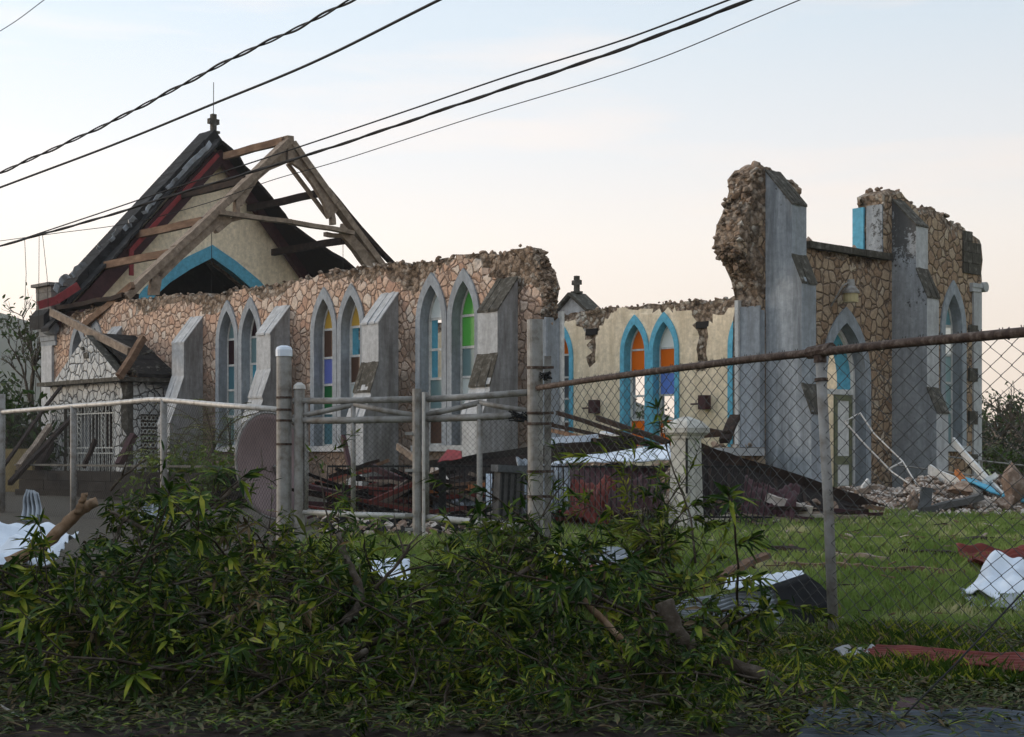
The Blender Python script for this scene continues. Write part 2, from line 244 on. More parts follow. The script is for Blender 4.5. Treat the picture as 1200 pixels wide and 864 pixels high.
# ---------------------------------------------------------------- object helpers
def tag(o, label=None, cat=None, group=None, kind=None):
    if label: o['label'] = label
    if cat: o['category'] = cat
    if group: o['group'] = group
    if kind: o['kind'] = kind
    return o
def empty(name, loc=(0, 0, 0), rz=0, label=None, cat=None, group=None):
    o = bpy.data.objects.new(name, None); COL.objects.link(o); o.location = loc; o.rotation_euler = (0, 0, rz); o.empty_display_size = .2
    return tag(o, label, cat, group)
class MB:
    def __init__(s): s.v = []; s.f = []; s.m = []
    def add(s, vs_, fs, m=0):
        b = len(s.v); s.v += [tuple(p) for p in vs_]; s.f += [[b + i for i in f] for f in fs]; s.m += [m] * len(fs) if isinstance(m, int) else m
    def box(s, a, b, m=0):
        x0, y0, z0 = a; x1, y1, z1 = b
        s.add([(x0, y0, z0), (x1, y0, z0), (x1, y1, z0), (x0, y1, z0), (x0, y0, z1), (x1, y0, z1), (x1, y1, z1), (x0, y1, z1)],
              [(0, 3, 2, 1), (4, 5, 6, 7), (0, 1, 5, 4), (1, 2, 6, 5), (2, 3, 7, 6), (3, 0, 4, 7)], m)
    def beam(s, p, q, w, h, m=0, up=(0, 0, 1), seg=1, wob=0):
        p = Vector(p); q = Vector(q); d = (q - p); L = d.length; d.normalize(); u = Vector(up)
        if abs(d.dot(u)) > .98: u = Vector((1, 0, 0))
        r = d.cross(u).normalized(); u = r.cross(d).normalized()
        rings = []
        for i in range(seg + 1):
            c = p + d * L * i / seg
            k = Vector((random.uniform(-wob, wob), random.uniform(-wob, wob), random.uniform(-wob, wob))) if wob else Vector()
            rings.append([c + k + r * sx * w / 2 + u * sy * h / 2 for sx, sy in ((-1, -1), (1, -1), (1, 1), (-1, 1))])
        vs_ = [x for g in rings for x in g]; fs = [(0, 3, 2, 1)]
        for i in range(seg):
            for j in range(4): fs.append((i * 4 + j, i * 4 + (j + 1) % 4, i * 4 + 4 + (j + 1) % 4, i * 4 + 4 + j))
        b = seg * 4; fs.append((b, b + 1, b + 2, b + 3)); s.add(vs_, fs, m)
    def tube(s, pts, r, n=8, m=0, cap=True):
        pts = [Vector(p) for p in pts]; rs = r if isinstance(r, (list, tuple)) else [r] * len(pts)
        vs_ = []; fs = []
        prev = None
        for i, p in enumerate(pts):
            d = (pts[min(i + 1, len(pts) - 1)] - pts[max(i - 1, 0)]).normalized()
            if prev is None:
                u = Vector((0, 0, 1)) if abs(d.z) < .9 else Vector((1, 0, 0)); a = d.cross(u).normalized()
            else:
                a = (prev - d * prev.dot(d)); a = a.normalized() if a.length > 1e-6 else d.orthogonal().normalized()
            prev = a; b = d.cross(a)
            for k in range(n):
                t = 2 * math.pi * k / n; vs_.append(p + (a * math.cos(t) + b * math.sin(t)) * rs[i])
        for i in range(len(pts) - 1):
            for k in range(n): fs.append((i * n + k, i * n + (k + 1) % n, (i + 1) * n + (k + 1) % n, (i + 1) * n + k))
        if cap: fs.append(tuple(range(n))[::-1]); fs.append(tuple(range((len(pts) - 1) * n, len(pts) * n)))
        s.add(vs_, fs, m)
    def prism(s, poly, P, d0, d1, m=0):
        """poly in 2D (a, z) extruded between depths d0, d1 through mapping P(a, d, z)"""
        n = len(poly)
        s.add([P(a, d0, z) for a, z in poly] + [P(a, d1, z) for a, z in poly],
              [tuple(range(n))[::-1], tuple(range(n, 2 * n))] + [(i, (i + 1) % n, n + (i + 1) % n, n + i) for i in range(n)], m)
    def rock(s, c, r, seed=0, m=0, flat=.7, sub=2):
        base = ROCKS[seed % len(ROCKS)]
        if isinstance(r, (int, float)): r = (r, r, r * flat)
        rot = Matrix.Rotation(random.uniform(0, 6.28), 3, 'Z') @ Matrix.Rotation(random.uniform(-.6, .6), 3, 'X')
        s.add([tuple(rot @ Vector((v[0] * r[0], v[1] * r[1], v[2] * r[2])) + Vector(c)) for v in base[0]], base[1], m)
    def build(s, name, mats, parent=None, smooth=False, off=(0, 0, 0), weld=False):
        me = bpy.data.meshes.new(name)
        vv = s.v if off == (0, 0, 0) else [(a - off[0], b - off[1], c - off[2]) for a, b, c in s.v]
        me.from_pydata(vv, [], s.f)
        for m_ in (mats if isinstance(mats, (list, tuple)) else [mats]): me.materials.append(m_)
        me.polygons.foreach_set('material_index', s.m)
        bm = bmesh.new(); bm.from_mesh(me)
        if weld: bmesh.ops.remove_doubles(bm, verts=bm.verts, dist=1e-4)
        bmesh.ops.recalc_face_normals(bm, faces=bm.faces); bm.to_mesh(me); bm.free()
        if smooth: me.polygons.foreach_set('use_smooth', [True] * len(me.polygons))
        o = bpy.data.objects.new(name, me); COL.objects.link(o)
        if parent: o.parent = parent
        return o
def make_rock(seed, sub=2):
    bm = bmesh.new(); bmesh.ops.create_icosphere(bm, subdivisions=sub, radius=1)
    rr = random.Random(seed)
    # cut with random planes for facets
    planes = [(Vector((rr.uniform(-1, 1), rr.uniform(-1, 1), rr.uniform(-1, 1))).normalized(), rr.uniform(.38, .72)) for _ in range(13)]
    for v in bm.verts:
        p = v.co
        for nrm, d in planes:
            k = p.dot(nrm)
            if k > d: p -= nrm * (k - d)
        p *= 1 + .12 * mnoise.noise(p * 2.2 + Vector((seed, 0, 0)))
        v.co = p
    vs_ = [tuple(v.co) for v in bm.verts]; fs = [[v.index for v in f.verts] for f in bm.faces]; bm.free()
    return vs_, fs
ROCKS = [make_rock(i + 3) for i in range(10)]
def px(u, v, D): return Vector(((u - 600) / F * D, D, EYE + (HOR - v) / F * D))
def gz(x, y):
    def sm(a, b, t): t = max(0, min(1, (t - a) / (b - a))); return t * t * (3 - 2 * t)
    z = .38 * sm(12.5, 20, y) + .10 * sm(20, 30, y) + .10 * sm(30, 38, y)
    z -= 1.2 * sm(60, 130, y)
    return z + .035 * mnoise.noise(Vector((x * .35, y * .35, 0))) * (1 if y > 11 else .5)
def gpx(u, v, zoff=0):
    D = 20
    for _ in range(12):
        x = (u - 600) / F * D; D = F * (EYE - gz(x, D) - zoff) / (v - HOR)
    x = (u - 600) / F * D
    return Vector((x, D, gz(x, D) + zoff))
def vhit(u, v, A, B):
    """point where the ray through the pixel meets the vertical plane through A and B (x, y)"""
    r = (u - 600) / F; dx, dy = B[0] - A[0], B[1] - A[1]
    k = (r * A[1] - A[0]) / (dx - r * dy); D = A[1] + k * dy
    return px(u, v, D)

# ---------------------------------------------------------------- ground, road, hills
def build_ground():
    xs = sorted(set([-990, -600, -300, -150, -90, -60, -45] + [round(-36 + i * .6, 2) for i in range(121)] + [45, 60, 90, 150, 300, 600, 990]))
    ys = sorted(set([-290, -200, -60, -20, 0, 4, 6, 7] + [round(8 + i * .5, 2) for i in range(90)] + [55, 60, 70, 80, 95, 110, 130, 160, 220, 320, 500, 900, 1090]))
    mb = MB(); vs_ = [(x, y, gz(x, y)) for y in ys for x in xs]; nx = len(xs)
    mb.add(vs_, [(j * nx + i, j * nx + i + 1, (j + 1) * nx + i + 1, (j + 1) * nx + i) for j in range(len(ys) - 1) for i in range(nx - 1)])
    m, n, l, b = nt('lawn_and_soil')
    tcn = n.new('ShaderNodeTexCoord'); sx = n.new('ShaderNodeSeparateXYZ'); l.new(tcn.outputs['Object'], sx.inputs[0])
    n1 = N(n, 'ShaderNodeTexNoise', Scale=.9, Detail=7, Roughness=.7); l.new(tcn.outputs['Object'], n1.inputs[0])
    n2 = N(n, 'ShaderNodeTexNoise', Scale=18, Detail=8, Roughness=.75); l.new(tcn.outputs['Object'], n2.inputs[0])
    g = n.new('ShaderNodeValToRGB'); setramp(g, [(.3, (.06, .085, .018)), (.5, (.12, .17, .03)), (.7, (.19, .24, .05))]); l.new(n2.outputs[0], g.inputs[0])
    d = n.new('ShaderNodeValToRGB'); setramp(d, [(.3, (.022, .019, .014)), (.5, (.045, .038, .026)), (.72, (.085, .07, .05))]); l.new(n2.outputs[0], d.inputs[0])
    ym = N(n, 'ShaderNodeMath', operation='MULTIPLY_ADD'); ym.inputs[1].default_value = 3.5; l.new(n1.outputs[0], ym.inputs[0]); xr_ = N(n, 'ShaderNodeMapRange'); xr_.inputs[1].default_value = -4.6; xr_.inputs[2].default_value = -2.6; xr_.inputs[3].default_value = -40; xr_.inputs[4].default_value = 0; l.new(sx.outputs[0], xr_.inputs[0]); yy_ = N(n, 'ShaderNodeMath', operation='ADD'); l.new(sx.outputs[1], yy_.inputs[0]); l.new(xr_.outputs[0], yy_.inputs[1]); l.new(yy_.outputs[0], ym.inputs[2])
    mr = N(n, 'ShaderNodeMapRange'); mr.inputs[1].default_value = 13.6; mr.inputs[2].default_value = 14.6; l.new(ym.outputs[0], mr.inputs[0])
    n3 = N(n, 'ShaderNodeTexNoise', Scale=.55, Detail=6, Roughness=.7); l.new(tcn.outputs['Object'], n3.inputs[0]); pr_ = N(n, 'ShaderNodeMapRange'); pr_.inputs[1].default_value = .60; pr_.inputs[2].default_value = .50; l.new(n3.outputs[0], pr_.inputs[0]); mm_ = N(n, 'ShaderNodeMath', operation='MULTIPLY'); l.new(mr.outputs[0], mm_.inputs[0]); l.new(pr_.outputs[0], mm_.inputs[1]); mr = mm_
    mx = N(n, 'ShaderNodeMix', data_type='RGBA'); l.new(mr.outputs[0], mx.inputs[0]); l.new(d.outputs[0], mx.inputs[6]); l.new(g.outputs[0], mx.inputs[7])
    l.new(mx.outputs[2], b.inputs['Base Color']); b.inputs['Roughness'].default_value = .95
    bp = N(n, 'ShaderNodeBump', Strength=.8, Distance=.05); l.new(n2.outputs[0], bp.inputs['Height']); l.new(bp.outputs[0], b.inputs['Normal'])
    tag(mb.build('ground', m, smooth=True), kind='structure')
build_ground()
mb = MB()
XS = [-60 + i * 1.0 for i in range(121)]
edge = [9.25 + .25 * mnoise.noise(Vector((x * .6, 3, 0))) + .12 * mnoise.noise(Vector((x * 2.1, 7, 0))) - max(0, x + 1) * .25 for x in XS]
vs_ = []
for x, e_ in zip(XS, edge): vs_ += [(x, e_ - 9, .024), (x, e_ - .25, .026), (x, e_, -.03)]
mb.add(vs_, [(i * 3 + j, i * 3 + 3 + j, i * 3 + 4 + j, i * 3 + 1 + j) for i in range(len(XS) - 1) for j in range(2)])
tag(mb.build('road', mk('worn_asphalt', [(0, (.018, .013, .011)), (.5, (.035, .025, .021)), (.8, (.07, .05, .042)), (1, (.13, .10, .085))], scale=3.5, bump=.7, bscale=30)), kind='structure')
# hills
mb = MB()
hx = np.linspace(-900, 900, 90)
def hh(x):
    return 20 + 66 * math.exp(-((x + 330) / 150) ** 2) + 26 * math.exp(-((x + 60) / 120) ** 2) + 10 * mnoise.noise(Vector((x * .012, 0, 0))) + 5 * mnoise.noise(Vector((x * .05, 4, 0)))
vs_ = []
for x in hx:
    h = hh(x)
    for k, (y, q) in enumerate(((640, -.1), (690, .35), (745, .72), (800, 1.0), (880, .9), (1000, 0))):
        vs_.append((x, y, -3 + max(0, h) * q + (4 * mnoise.noise(Vector((x * .03, y * .03, 1))) if 0 < k < 5 else 0)))
mb.add(vs_, [(i * 6 + j, i * 6 + 6 + j, i * 6 + 7 + j, i * 6 + 1 + j) for i in range(len(hx) - 1) for j in range(5)])
tag(mb.build('hills', M['hill'], smooth=True), kind='structure')

# ---------------------------------------------------------------- the church
FC = Vector((7.61, 34.6, 0)); ANG = math.atan2(.685, .729)
ZB = 0.45                                  # height of the church's base above zero
church = empty('ruined_church', (FC.x, FC.y, ZB), ANG, 'roofless stone church with pointed coloured windows and one cream gable left standing', 'church')
RI = Matrix.Rotation(-ANG, 3, 'Z')
def loc_ray(u, v):
    o = RI @ (Vector((0, 0, EYE)) - FC); d = RI @ Vector(((u - 600) / F, 1, (HOR - v) / F)); return o, d
def hx_(u, v, x0): o, d = loc_ray(u, v); k = (x0 - o.x) / d.x; p = o + d * k; return (p.y, p.z)     # near / far wall plane -> (s, z)
def hs_(u, v, s0): o, d = loc_ray(u, v); k = (s0 - o.y) / d.y; p = o + d * k; return (p.x, p.z)     # cross plane -> (t, z)
def hpl(u, v, p0, nrm):
    o, d = loc_ray(u, v); k = (Vector(p0) - o).dot(Vector(nrm)) / d.dot(Vector(nrm)); return o + d * k
def cb(mb, name, mats, parent=None, **kw):
    if parent is None: parent = church
    return mb.build(name, mats, parent, off=(0, 0, ZB), **kw)
HW = 6.1; TH = .48
Pn = lambda a, d, z: (-HW + d, a, z)        # near wall: a = s, depth inward
Pf = lambda a, d, z: (a, d, z)              # front: a = t, depth inward
Pi = lambda a, d, z: (HW - .6 + d, a, z)    # far wall seen from inside: depth outward
Pg = lambda a, d, z: (a, 26.9 + d, z)       # gable wall
def pip(p, poly):
    x, y = p; c = False; j = len(poly) - 1
    for i in range(len(poly)):
        xi, yi = poly[i]; xj, yj = poly[j]
        if (yi > y) != (yj > y) and x < (xj - xi) * (y - yi) / (yj - yi) + xi: c = not c
        j = i
    return c
def area(p): return sum(p[i][0] * p[(i + 1) % len(p)][1] - p[(i + 1) % len(p)][0] * p[i][1] for i in range(len(p)))
def densify(poly, step, jit=0, zmin=1.9):
    out = []
    for i in range(len(poly)):
        a, b = poly[i], poly[(i + 1) % len(poly)]; L = math.dist(a, b); k = max(1, int(L / step))
        for j in range(k):
            x = a[0] + (b[0] - a[0]) * j / k; y = a[1] + (b[1] - a[1]) * j / k
            if jit and y > zmin: x += random.uniform(-jit, jit); y += random.uniform(-jit, jit)
            out.append((x, y))
    return out
def wall(name, outline, holes, thick, P, mats, band=.5, step=.24, jit=.06, zj=4.7, corefn=None, facecore=.09):
    """a masonry wall: faced side, back side, broken edges and a ragged band of bare core along the top"""
    if area(outline) < 0: outline = outline[::-1]
    ol = densify(outline, step, jit, zj)
    pts = [Vector(p) for p in ol]; edges = [(i, (i + 1) % len(ol)) for i in range(len(ol))]
    for h in holes:
        b = len(pts); pts += [Vector(p) for p in h]; edges += [(b + i, b + (i + 1) % len(h)) for i in range(len(h))]
    x0 = min(p[0] for p in ol); x1 = max(p[0] for p in ol); y0 = min(p[1] for p in ol); y1 = max(p[1] for p in ol)
    x = x0 + step / 2
    while x < x1:
        y = y0 + step / 2
        while y < y1:
            q = (x + random.uniform(-.3, .3) * step, y + random.uniform(-.3, .3) * step)
            if pip(q, ol) and not any(pip(q, h) for h in holes): pts.append(Vector(q))
            y += step
        x += step
    vs2, es2, fs2, *_ = delaunay_2d_cdt(pts, edges, [], 0, 1e-5)
    tri = []
    for f in fs2:
        c = (sum(vs2[i].x for i in f) / len(f), sum(vs2[i].y for i in f) / len(f))
        if pip(c, ol) and not any(pip(c, h) for h in holes): tri.append((list(f), c))
    # top height at a
    def top(a):
        t = -9
        for i in range(len(outline)):
            p, q = outline[i], outline[(i + 1) % len(outline)]
            if min(p[0], q[0]) <= a <= max(p[0], q[0]) and abs(p[0] - q[0]) > 1e-6:
                t = max(t, p[1] + (q[1] - p[1]) * (a - p[0]) / (q[0] - p[0]))
        return t
    def depth_core(a, z):
        n1 = mnoise.noise(Vector((a * .55, z * .4, 5))) + .5 * mnoise.noise(Vector((a * 2.3, z * 2.3, 9)))
        b = band * (.9 + 1.5 * n1)
        v = b - (top(a) - z)
        if corefn: v = max(v, corefn(a, z))
        return v
    core_v = [depth_core(v.x, v.y) for v in vs2]
    fr, bk = [], []
    for v, c in zip(vs2, core_v):
        nz_ = mnoise.noise(Vector((v.x * 1.7, v.y * 1.7, 2))); n2_ = mnoise.noise(Vector((v.x * 5, v.y * 5, 8)))
        d = .012 * nz_
        if c > 0: d += facecore * min(1, c / .12) + .06 * nz_ + .05 * n2_
        fr.append(P(v.x, d, v.y)); bk.append(P(v.x, thick - (.05 * n2_ if c > 0 else 0), v.y))
    mb = MB(); nv = len(vs2); fs = []; ms = []
    cnt = {}
    for f, c in tri:
        cc = sum(core_v[i] for i in f) / len(f)
        fs.append(f); ms.append(2 if cc > 0 else 0)
        fs.append([nv + i for i in f][::-1]); ms.append(1 if cc < .25 else 2)
        for i in range(len(f)):
            k = (f[i], f[(i + 1) % len(f)]); cnt[tuple(sorted(k))] = cnt.get(tuple(sorted(k)), 0) + 1
    for (i, j), c in cnt.items():
        if c == 1: fs.append([i, j, nv + j, nv + i]); ms.append(2)
    mb.add(fr + bk, fs, ms)
    return cb(mb, name, mats)
def archpts(c, w, spring, apex, sill, n=9):
    """closed pointed-arch outline, from lower left, up over the point, to lower right"""
    h = apex - spring; Rr = (w * w / 4 + h * h) / w
    pts = [(c - w / 2, sill)]
    cx = c - w / 2 + Rr; a1 = math.pi; a0 = math.pi - math.asin(min(1, h / Rr))
    for i in range(n + 1):
        a = a1 + (a0 - a1) * i / n; pts.append((cx + Rr * math.cos(a), spring + Rr * math.sin(a)))
    right = [(2 * c - x, z) for x, z in pts[:-1]][::-1]
    return pts + right
def ring(mb, outer, inner, P, d0, d1, m=0, close=False):
    """band between two outlines of equal length, open at the bottom, with thickness d0..d1"""
    n = len(outer)
    vs_ = [P(a, d0, z) for a, z in outer] + [P(a, d0, z) for a, z in inner] + [P(a, d1, z) for a, z in outer] + [P(a, d1, z) for a, z in inner]
    fs = []
    for i in range(n - 1 + (1 if close else 0)):
        j = (i + 1) % n
        fs += [(i, j, n + j, n + i), (2 * n + i, 3 * n + i, 3 * n + j, 2 * n + j), (i, 2 * n + i, 2 * n + j, j), (n + i, n + j, 3 * n + j, 3 * n + i)]
    if not close: fs += [(0, n, 3 * n, 2 * n), (n - 1, 3 * n - 1, 4 * n - 1, 2 * n - 1)]
    mb.add(vs_, fs, m)
ROWS = [1.88, 2.66, 3.40, 4.10, 4.84]
def lancet(c, P, panes, w=.80, spring=4.72, apex=5.62, sill=1.80, band=.17, thick=TH, fd=.24, rows=ROWS, inner=True, outmat='grey', inmat='blue', rev=False, name='window', bandd=.04):
    """pointed window: render band, deep reveal, painted frame, glass panes; rev = wall seen from inside"""
    o = archpts(c, w + 2 * band, spring, apex + band * 1.75, sill)
    i1 = archpts(c, w, spring, apex, sill); i2 = archpts(c, w - .10, spring, apex - .09, sill + .05); i3 = archpts(c, w + .06, spring, apex + .06, sill)
    mb = MB()
    if not rev:
        ring(mb, o, i1, P, -bandd, .02, 0)
        ring(mb, i3, i1, P, .021, fd, 0)
        if inner: ring(mb, i3, i1, P, fd + .06, thick + .02, 1)
        if inner: ring(mb, o, i1, P, thick + .021, thick + .05, 1)
    else:
        ring(mb, o, i1, P, -bandd, .02, 1)
        ring(mb, i3, i1, P, .021, fd, 1)
        ring(mb, i3, i1, P, fd + .06, thick + .03, 0)
    wo = cb(mb, name, [M[outmat], M[inmat]])
    fb = MB(); ring(fb, i1, i2, P, fd, fd + .06, 0, close=True)
    for r in rows[1:]: fb.box(*bb(P(c - w / 2 + .05, fd + .005, r - .03), P(c + w / 2 - .05, fd + .055, r + .03)))
    cb(fb, 'frame', M['white_wood'], wo)
    for k, g in enumerate(panes):
        if not g: continue
        z0 = rows[k] + .03 if k else sill + .05; z1 = rows[k + 1] - .03 if k < len(rows) - 1 else None
        gb = MB()
        if z1: gb.box(*bb(P(c - w / 2 + .05, fd + .022, z0), P(c + w / 2 - .05, fd + .032, z1)))
        else:
            top = [p for p in i2 if p[1] > z0]
            top = [(c - w / 2 + .05, z0)] + top + [(c + w / 2 - .05, z0)]
            gb.prism(top, P, fd + .022, fd + .032)
        cb(gb, 'pane', M[g], wo)
    return wo
def bb(p, q): return (tuple(min(a, b) for a, b in zip(p, q)), tuple(max(a, b) for a, b in zip(p, q)))
WB = 1.80
# --- near side wall
PAIRS = {6.83: (['grey_glass', 'white_glass', 'pale_glass', 'green_glass', 'green_glass'], ['brown_glass', 'pale_glass', None, None, 'white_glass']),
         11.14: (['pale_glass', 'white_glass', 'brown_glass', None, 'yellow_glass'], ['teal_glass', 'darkgreen_glass', 'blue_glass', 'brown_glass', 'yellow_glass']),
         15.72: (['pale_glass', 'pale_glass', None, 'pale_glass', 'maroon_glass'], ['pale_glass', 'pale_glass', 'teal_glass', 'maroon_glass', 'pale_glass']),
         24.55: (['pale_glass', 'pale_glass', 'brown_glass', 'orange_glass', 'brown_glass'], ['pale_glass', 'grey_glass', 'pale_glass', 'orange_glass', 'grey_glass'])}
tp = [(75, 373), (100, 362), (140, 352), (172, 351), (196, 347), (238, 345), (244, 349), (258, 346), (262, 341), (300, 337), (340, 330), (366, 325), (372, 320), (420, 314), (460, 309), (474, 308), (479, 314), (486, 309), (520, 303), (545, 300), (560, 298), (582, 296), (588, 294), (600, 293), (612, 290), (619, 292), (626, 302), (632, 318), (636, 333), (637, 350), (634, 368), (633, 384)]
top_n = [hx_(u, v, -HW) for u, v in tp]
s_j = 3.55
outline = [(27.3, .2), (27.3, 6.2)] + top_n + [(s_j, 4.55), (s_j, 1.72), (1.9, 1.66), (1.6, 1.2), (.9, 1.05), (.5, .2)]
holes = []
for c in PAIRS:
    for k in (-.58, .58): holes.append(archpts(c + k, .86, 4.72, 5.68, WB, 7))
wall('side_wall', outline, holes, TH, Pn, [M['stone_nave'], M['plaster_cream'], M['core']], band=.42,
     corefn=lambda a, z: (.5 - abs(z - 6.0 + (a - 4.0) * .9)) if a < 5.2 and z > 4.7 else -1)
for c, (pr, pl) in PAIRS.items():
    lancet(c - .58, Pn, pr); lancet(c + .58, Pn, pl)
    mb = MB(); mb.box(*bb(Pn(c - 1.25, -.10, WB - .14), Pn(c + 1.25, .1, WB - .002))); cb(mb, 'sill', M['grey_light'])
# jamb left of the fallen window
mb = MB(); mb.box((-HW - .03, s_j - .035, 1.74), (-HW + .40, s_j + .01, 4.6)); mb.box((-HW - .034, s_j + .012, 1.74), (-HW + .01, s_j + .20, 4.55)); cb(mb, 'jamb', M['grey'])
mb = MB(); mb.box((-HW + .41, s_j - .09, 1.74), (-HW + .50, s_j + .02, 4.75)); cb(mb, 'jamb_board', M['white_wood'])
mb = MB(); mb.box((-HW - .1, 1.9, 1.62), (-HW + TH, s_j, 1.73)); cb(mb, 'broken_sill', M['grey_light'])

def buttress(a0, a1, P, stages, mats=('grey_light', 'grey_n'), capmat='moss', label=None, zbase=.2):
    """stages: (z top at the back, z top at the front, depth) from the top down"""
    prof = [(.0, stages[0][0])]
    for zt, zf, d in stages: prof += [(prof[-1][0], zt), (d, zf)]
    prof = [prof[0]] + prof[2:]
    prof += [(stages[-1][2], zbase), (0, zbase)]
    n = len(prof); mb = MB()
    A = [P(a0, -d, z) for d, z in prof]; B = [P(a1, -d, z) for d, z in prof]
    fs = [tuple(range(n)), tuple(range(n, 2 * n))[::-1]]; ms = [1, 1]
    for i in range(n):
        fs.append((i, (i + 1) % n, n + (i + 1) % n, n + i)); ms.append(0)
    mb.add(A + B, fs, ms)
    o = cb(mb, 'buttress', [M[mats[0]], M[mats[1]]])
    prev = 0.0
    for k, (zt, zf, d) in enumerate(stages):
        sl = (zf - zt) / max(.05, d - prev); x0 = prev; z0 = zt
        cm = MB(); e_ = .018; th = .05
        p0 = (x0 - .0, z0 + .003); p1 = (d + .03, zf + sl * .03 + .003)
        poly = [p0, p1, (p1[0] + .0, p1[1] + th), (p0[0], p0[1] + th)]
        ca = a0 - e_; cc_ = a1 + e_; seg = 5
        for j in range(seg):
            q0 = ca + (cc_ - ca) * j / seg; q1 = ca + (cc_ - ca) * (j + 1) / seg; dz = random.uniform(-.012, .012); dd = random.uniform(-.03, .01)
            pp = [poly[0], (poly[1][0] + dd, poly[1][1]), (poly[2][0] + dd, poly[2][1] + dz), (poly[3][0], poly[3][1] + dz)]
            m_ = len(pp)
            cm.add([P(q0, -x, z) for x, z in pp] + [P(q1, -x, z) for x, z in pp], [(0, 1, 2, 3), (7, 6, 5, 4)] + [(i, i + 4, (i + 1) % 4 + 4, (i + 1) % 4) for i in range(4)])
        cb(cm, 'cap', M[capmat if isinstance(capmat, str) else capmat[k]], o)
        prev = d
    return o
NST = [(5.52, 4.78, .62), (3.78, 3.15, .86), (2.98, 2.48, 1.08)]
for k, s in enumerate((4.43, 8.67, 13.26, 17.6)):
    buttress(s, s + .66, Pn, NST, capmat=('moss', 'moss', 'grey_light') if k < 1 else ('grey_light', 'moss' if k == 1 else 'grey_light', 'grey_light'))
buttress(22.3, 22.9, Pn, NST, capmat='grey_light')

# --- front wall
fr_top = [(890, 358), (889, 342), (885, 325), (878, 309), (870, 296), (867, 286), (872, 262), (878, 240), (882, 222), (886, 206), (893, 198), (899, 194), (906, 197), (909, 205), (924, 216), (930, 212), (937, 215), (940, 232), (944, 240), (945, 291)]
fr_r = [(1036, 304), (1036, 231), (1046, 221), (1054, 224), (1060, 231), (1072, 240), (1077, 246), (1083, 243), (1094, 245), (1102, 249), (1110, 254), (1116, 259), (1124, 264), (1130, 267), (1136, 275), (1143, 279), (1149, 283)]
sill_z = hs_(1036, 304, 0)[1]
o1 = [hs_(u, v, 0) for u, v in fr_top]; o2 = [hs_(u, v, 0) for u, v in fr_r]
T_J = o1[0][0]
o1[-1] = (o1[-1][0], sill_z)
outline = [(-HW, .2), (-HW, 1.2), (-5.4, 1.60), (T_J - 0, 1.72)] + o1 + o2 + [(6.2, o2[-1][1]), (6.2, .2)]
DC, DW = .10, 1.56
WC = 4.78
holes = [archpts(DC, DW + .06, 3.3, 4.68, .60, 8), archpts(WC, .86, 4.72, 5.68, WB, 7)]
FT = .72
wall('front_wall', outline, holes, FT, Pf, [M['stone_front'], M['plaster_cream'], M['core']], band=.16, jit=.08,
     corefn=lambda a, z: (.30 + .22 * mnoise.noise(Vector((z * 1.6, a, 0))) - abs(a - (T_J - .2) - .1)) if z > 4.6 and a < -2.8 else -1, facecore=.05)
mb = MB(); mb.box((T_J - .035, -.03, 1.74), (T_J + .01, .50, hs_(888, 358, 0)[1])); mb.box((T_J + .012, -.034, 1.74), (T_J + .14, .01, hs_(888, 362, 0)[1] - .02)); cb(mb, 'jamb', M['grey'])
mb = MB(); mb.box((T_J - .10, .51, 1.74), (T_J + .02, .60, hs_(862, 352, .55)[1])); cb(mb, 'jamb_board', M['white_wood'])
mb = MB(); mb.box((-5.3, -.12, 1.56), (T_J + .02, .52, 1.725)); cb(mb, 'broken_sill', M['grey_light'])
# upper window remains: sill ledge, right jamb
t_l, t_r = o1[-1][0], o2[1][0]
mb = MB()
for j in range(6):
    a = t_l - .02 + (t_r - t_l + .2) * j / 6; b_ = t_l - .02 + (t_r - t_l + .2) * (j + 1) / 6 - .006
    mb.box((a, -.13 + random.uniform(-.01, .01), sill_z - .02), (b_, .5, sill_z + .13 + random.uniform(-.01, .01)))
cb(mb, 'upper_sill', M['moss'])
zt = hs_(1030, 238, 0)[1]
mb = MB(); mb.box((t_r - .05, .03, sill_z + .135), (t_r + .004, .46, zt)); cb(mb, 'upper_jamb', M['grey_streak'])
mb = MB(); mb.box((t_r - .07, .53, sill_z + .1), (t_r + .1, .84, zt - .02)); cb(mb, 'upper_jamb_lining', M['blue'])
mb = MB(); mb.box((t_l - .05, .40, sill_z + .135), (t_l + .22, .62, sill_z + .42)); cb(mb, 'upper_jamb_stump', M['blue'])
mb = MB()
for (t, r) in ((t_l + .36, .17), (t_l + .62, .17), (t_l + .50, .12), (t_r - .7, .14), (t_r - .5, .08)): mb = MB(); mb.rock((t, .35, sill_z + .2), (r, r * .9, r), int(r * 100)); cb(mb, 'loose_masonry', M['rock'])
# door surround, window
dw = lancet(DC, Pf, [], w=DW, spring=3.3, apex=4.62, sill=.60, band=.21, thick=FT, fd=.26, rows=[.6], name='doorway')
for ch in list(dw.children): bpy.data.objects.remove(ch)
db = MB(); i1 = archpts(DC, DW, 3.3, 4.62, .60); i2 = archpts(DC, DW - .16, 3.3, 4.50, .66); ring(db, i1, i2, Pf, .26, .34, 0)
db.box((DC - DW / 2 + .08, .265, 2.98), (DC + DW / 2 - .08, .335, 3.1))
cb(db, 'frame', M['white_wood'], dw)
door = MB(); x0, x1 = DC + .0, DC + DW / 2 - .09
for (a, b_, z0, z1) in ((x0, x0 + .11, .66, 2.975), (x1 - .11, x1, .66, 2.975), (x0 + .11, x1 - .11, .66, .86), (x0 + .11, x1 - .11, 1.35, 1.55), (x0 + .11, x1 - .11, 2.84, 2.975)): door.box((a, .285, z0), (b_, .33, z1))
cb(door, 'door_rails', M['olive'], dw)
door = MB(); door.box((x0 + .1, .30, .8), (x1 - .1, .32, 2.9)); cb(door, 'door_panel', M['white_wood'], dw)
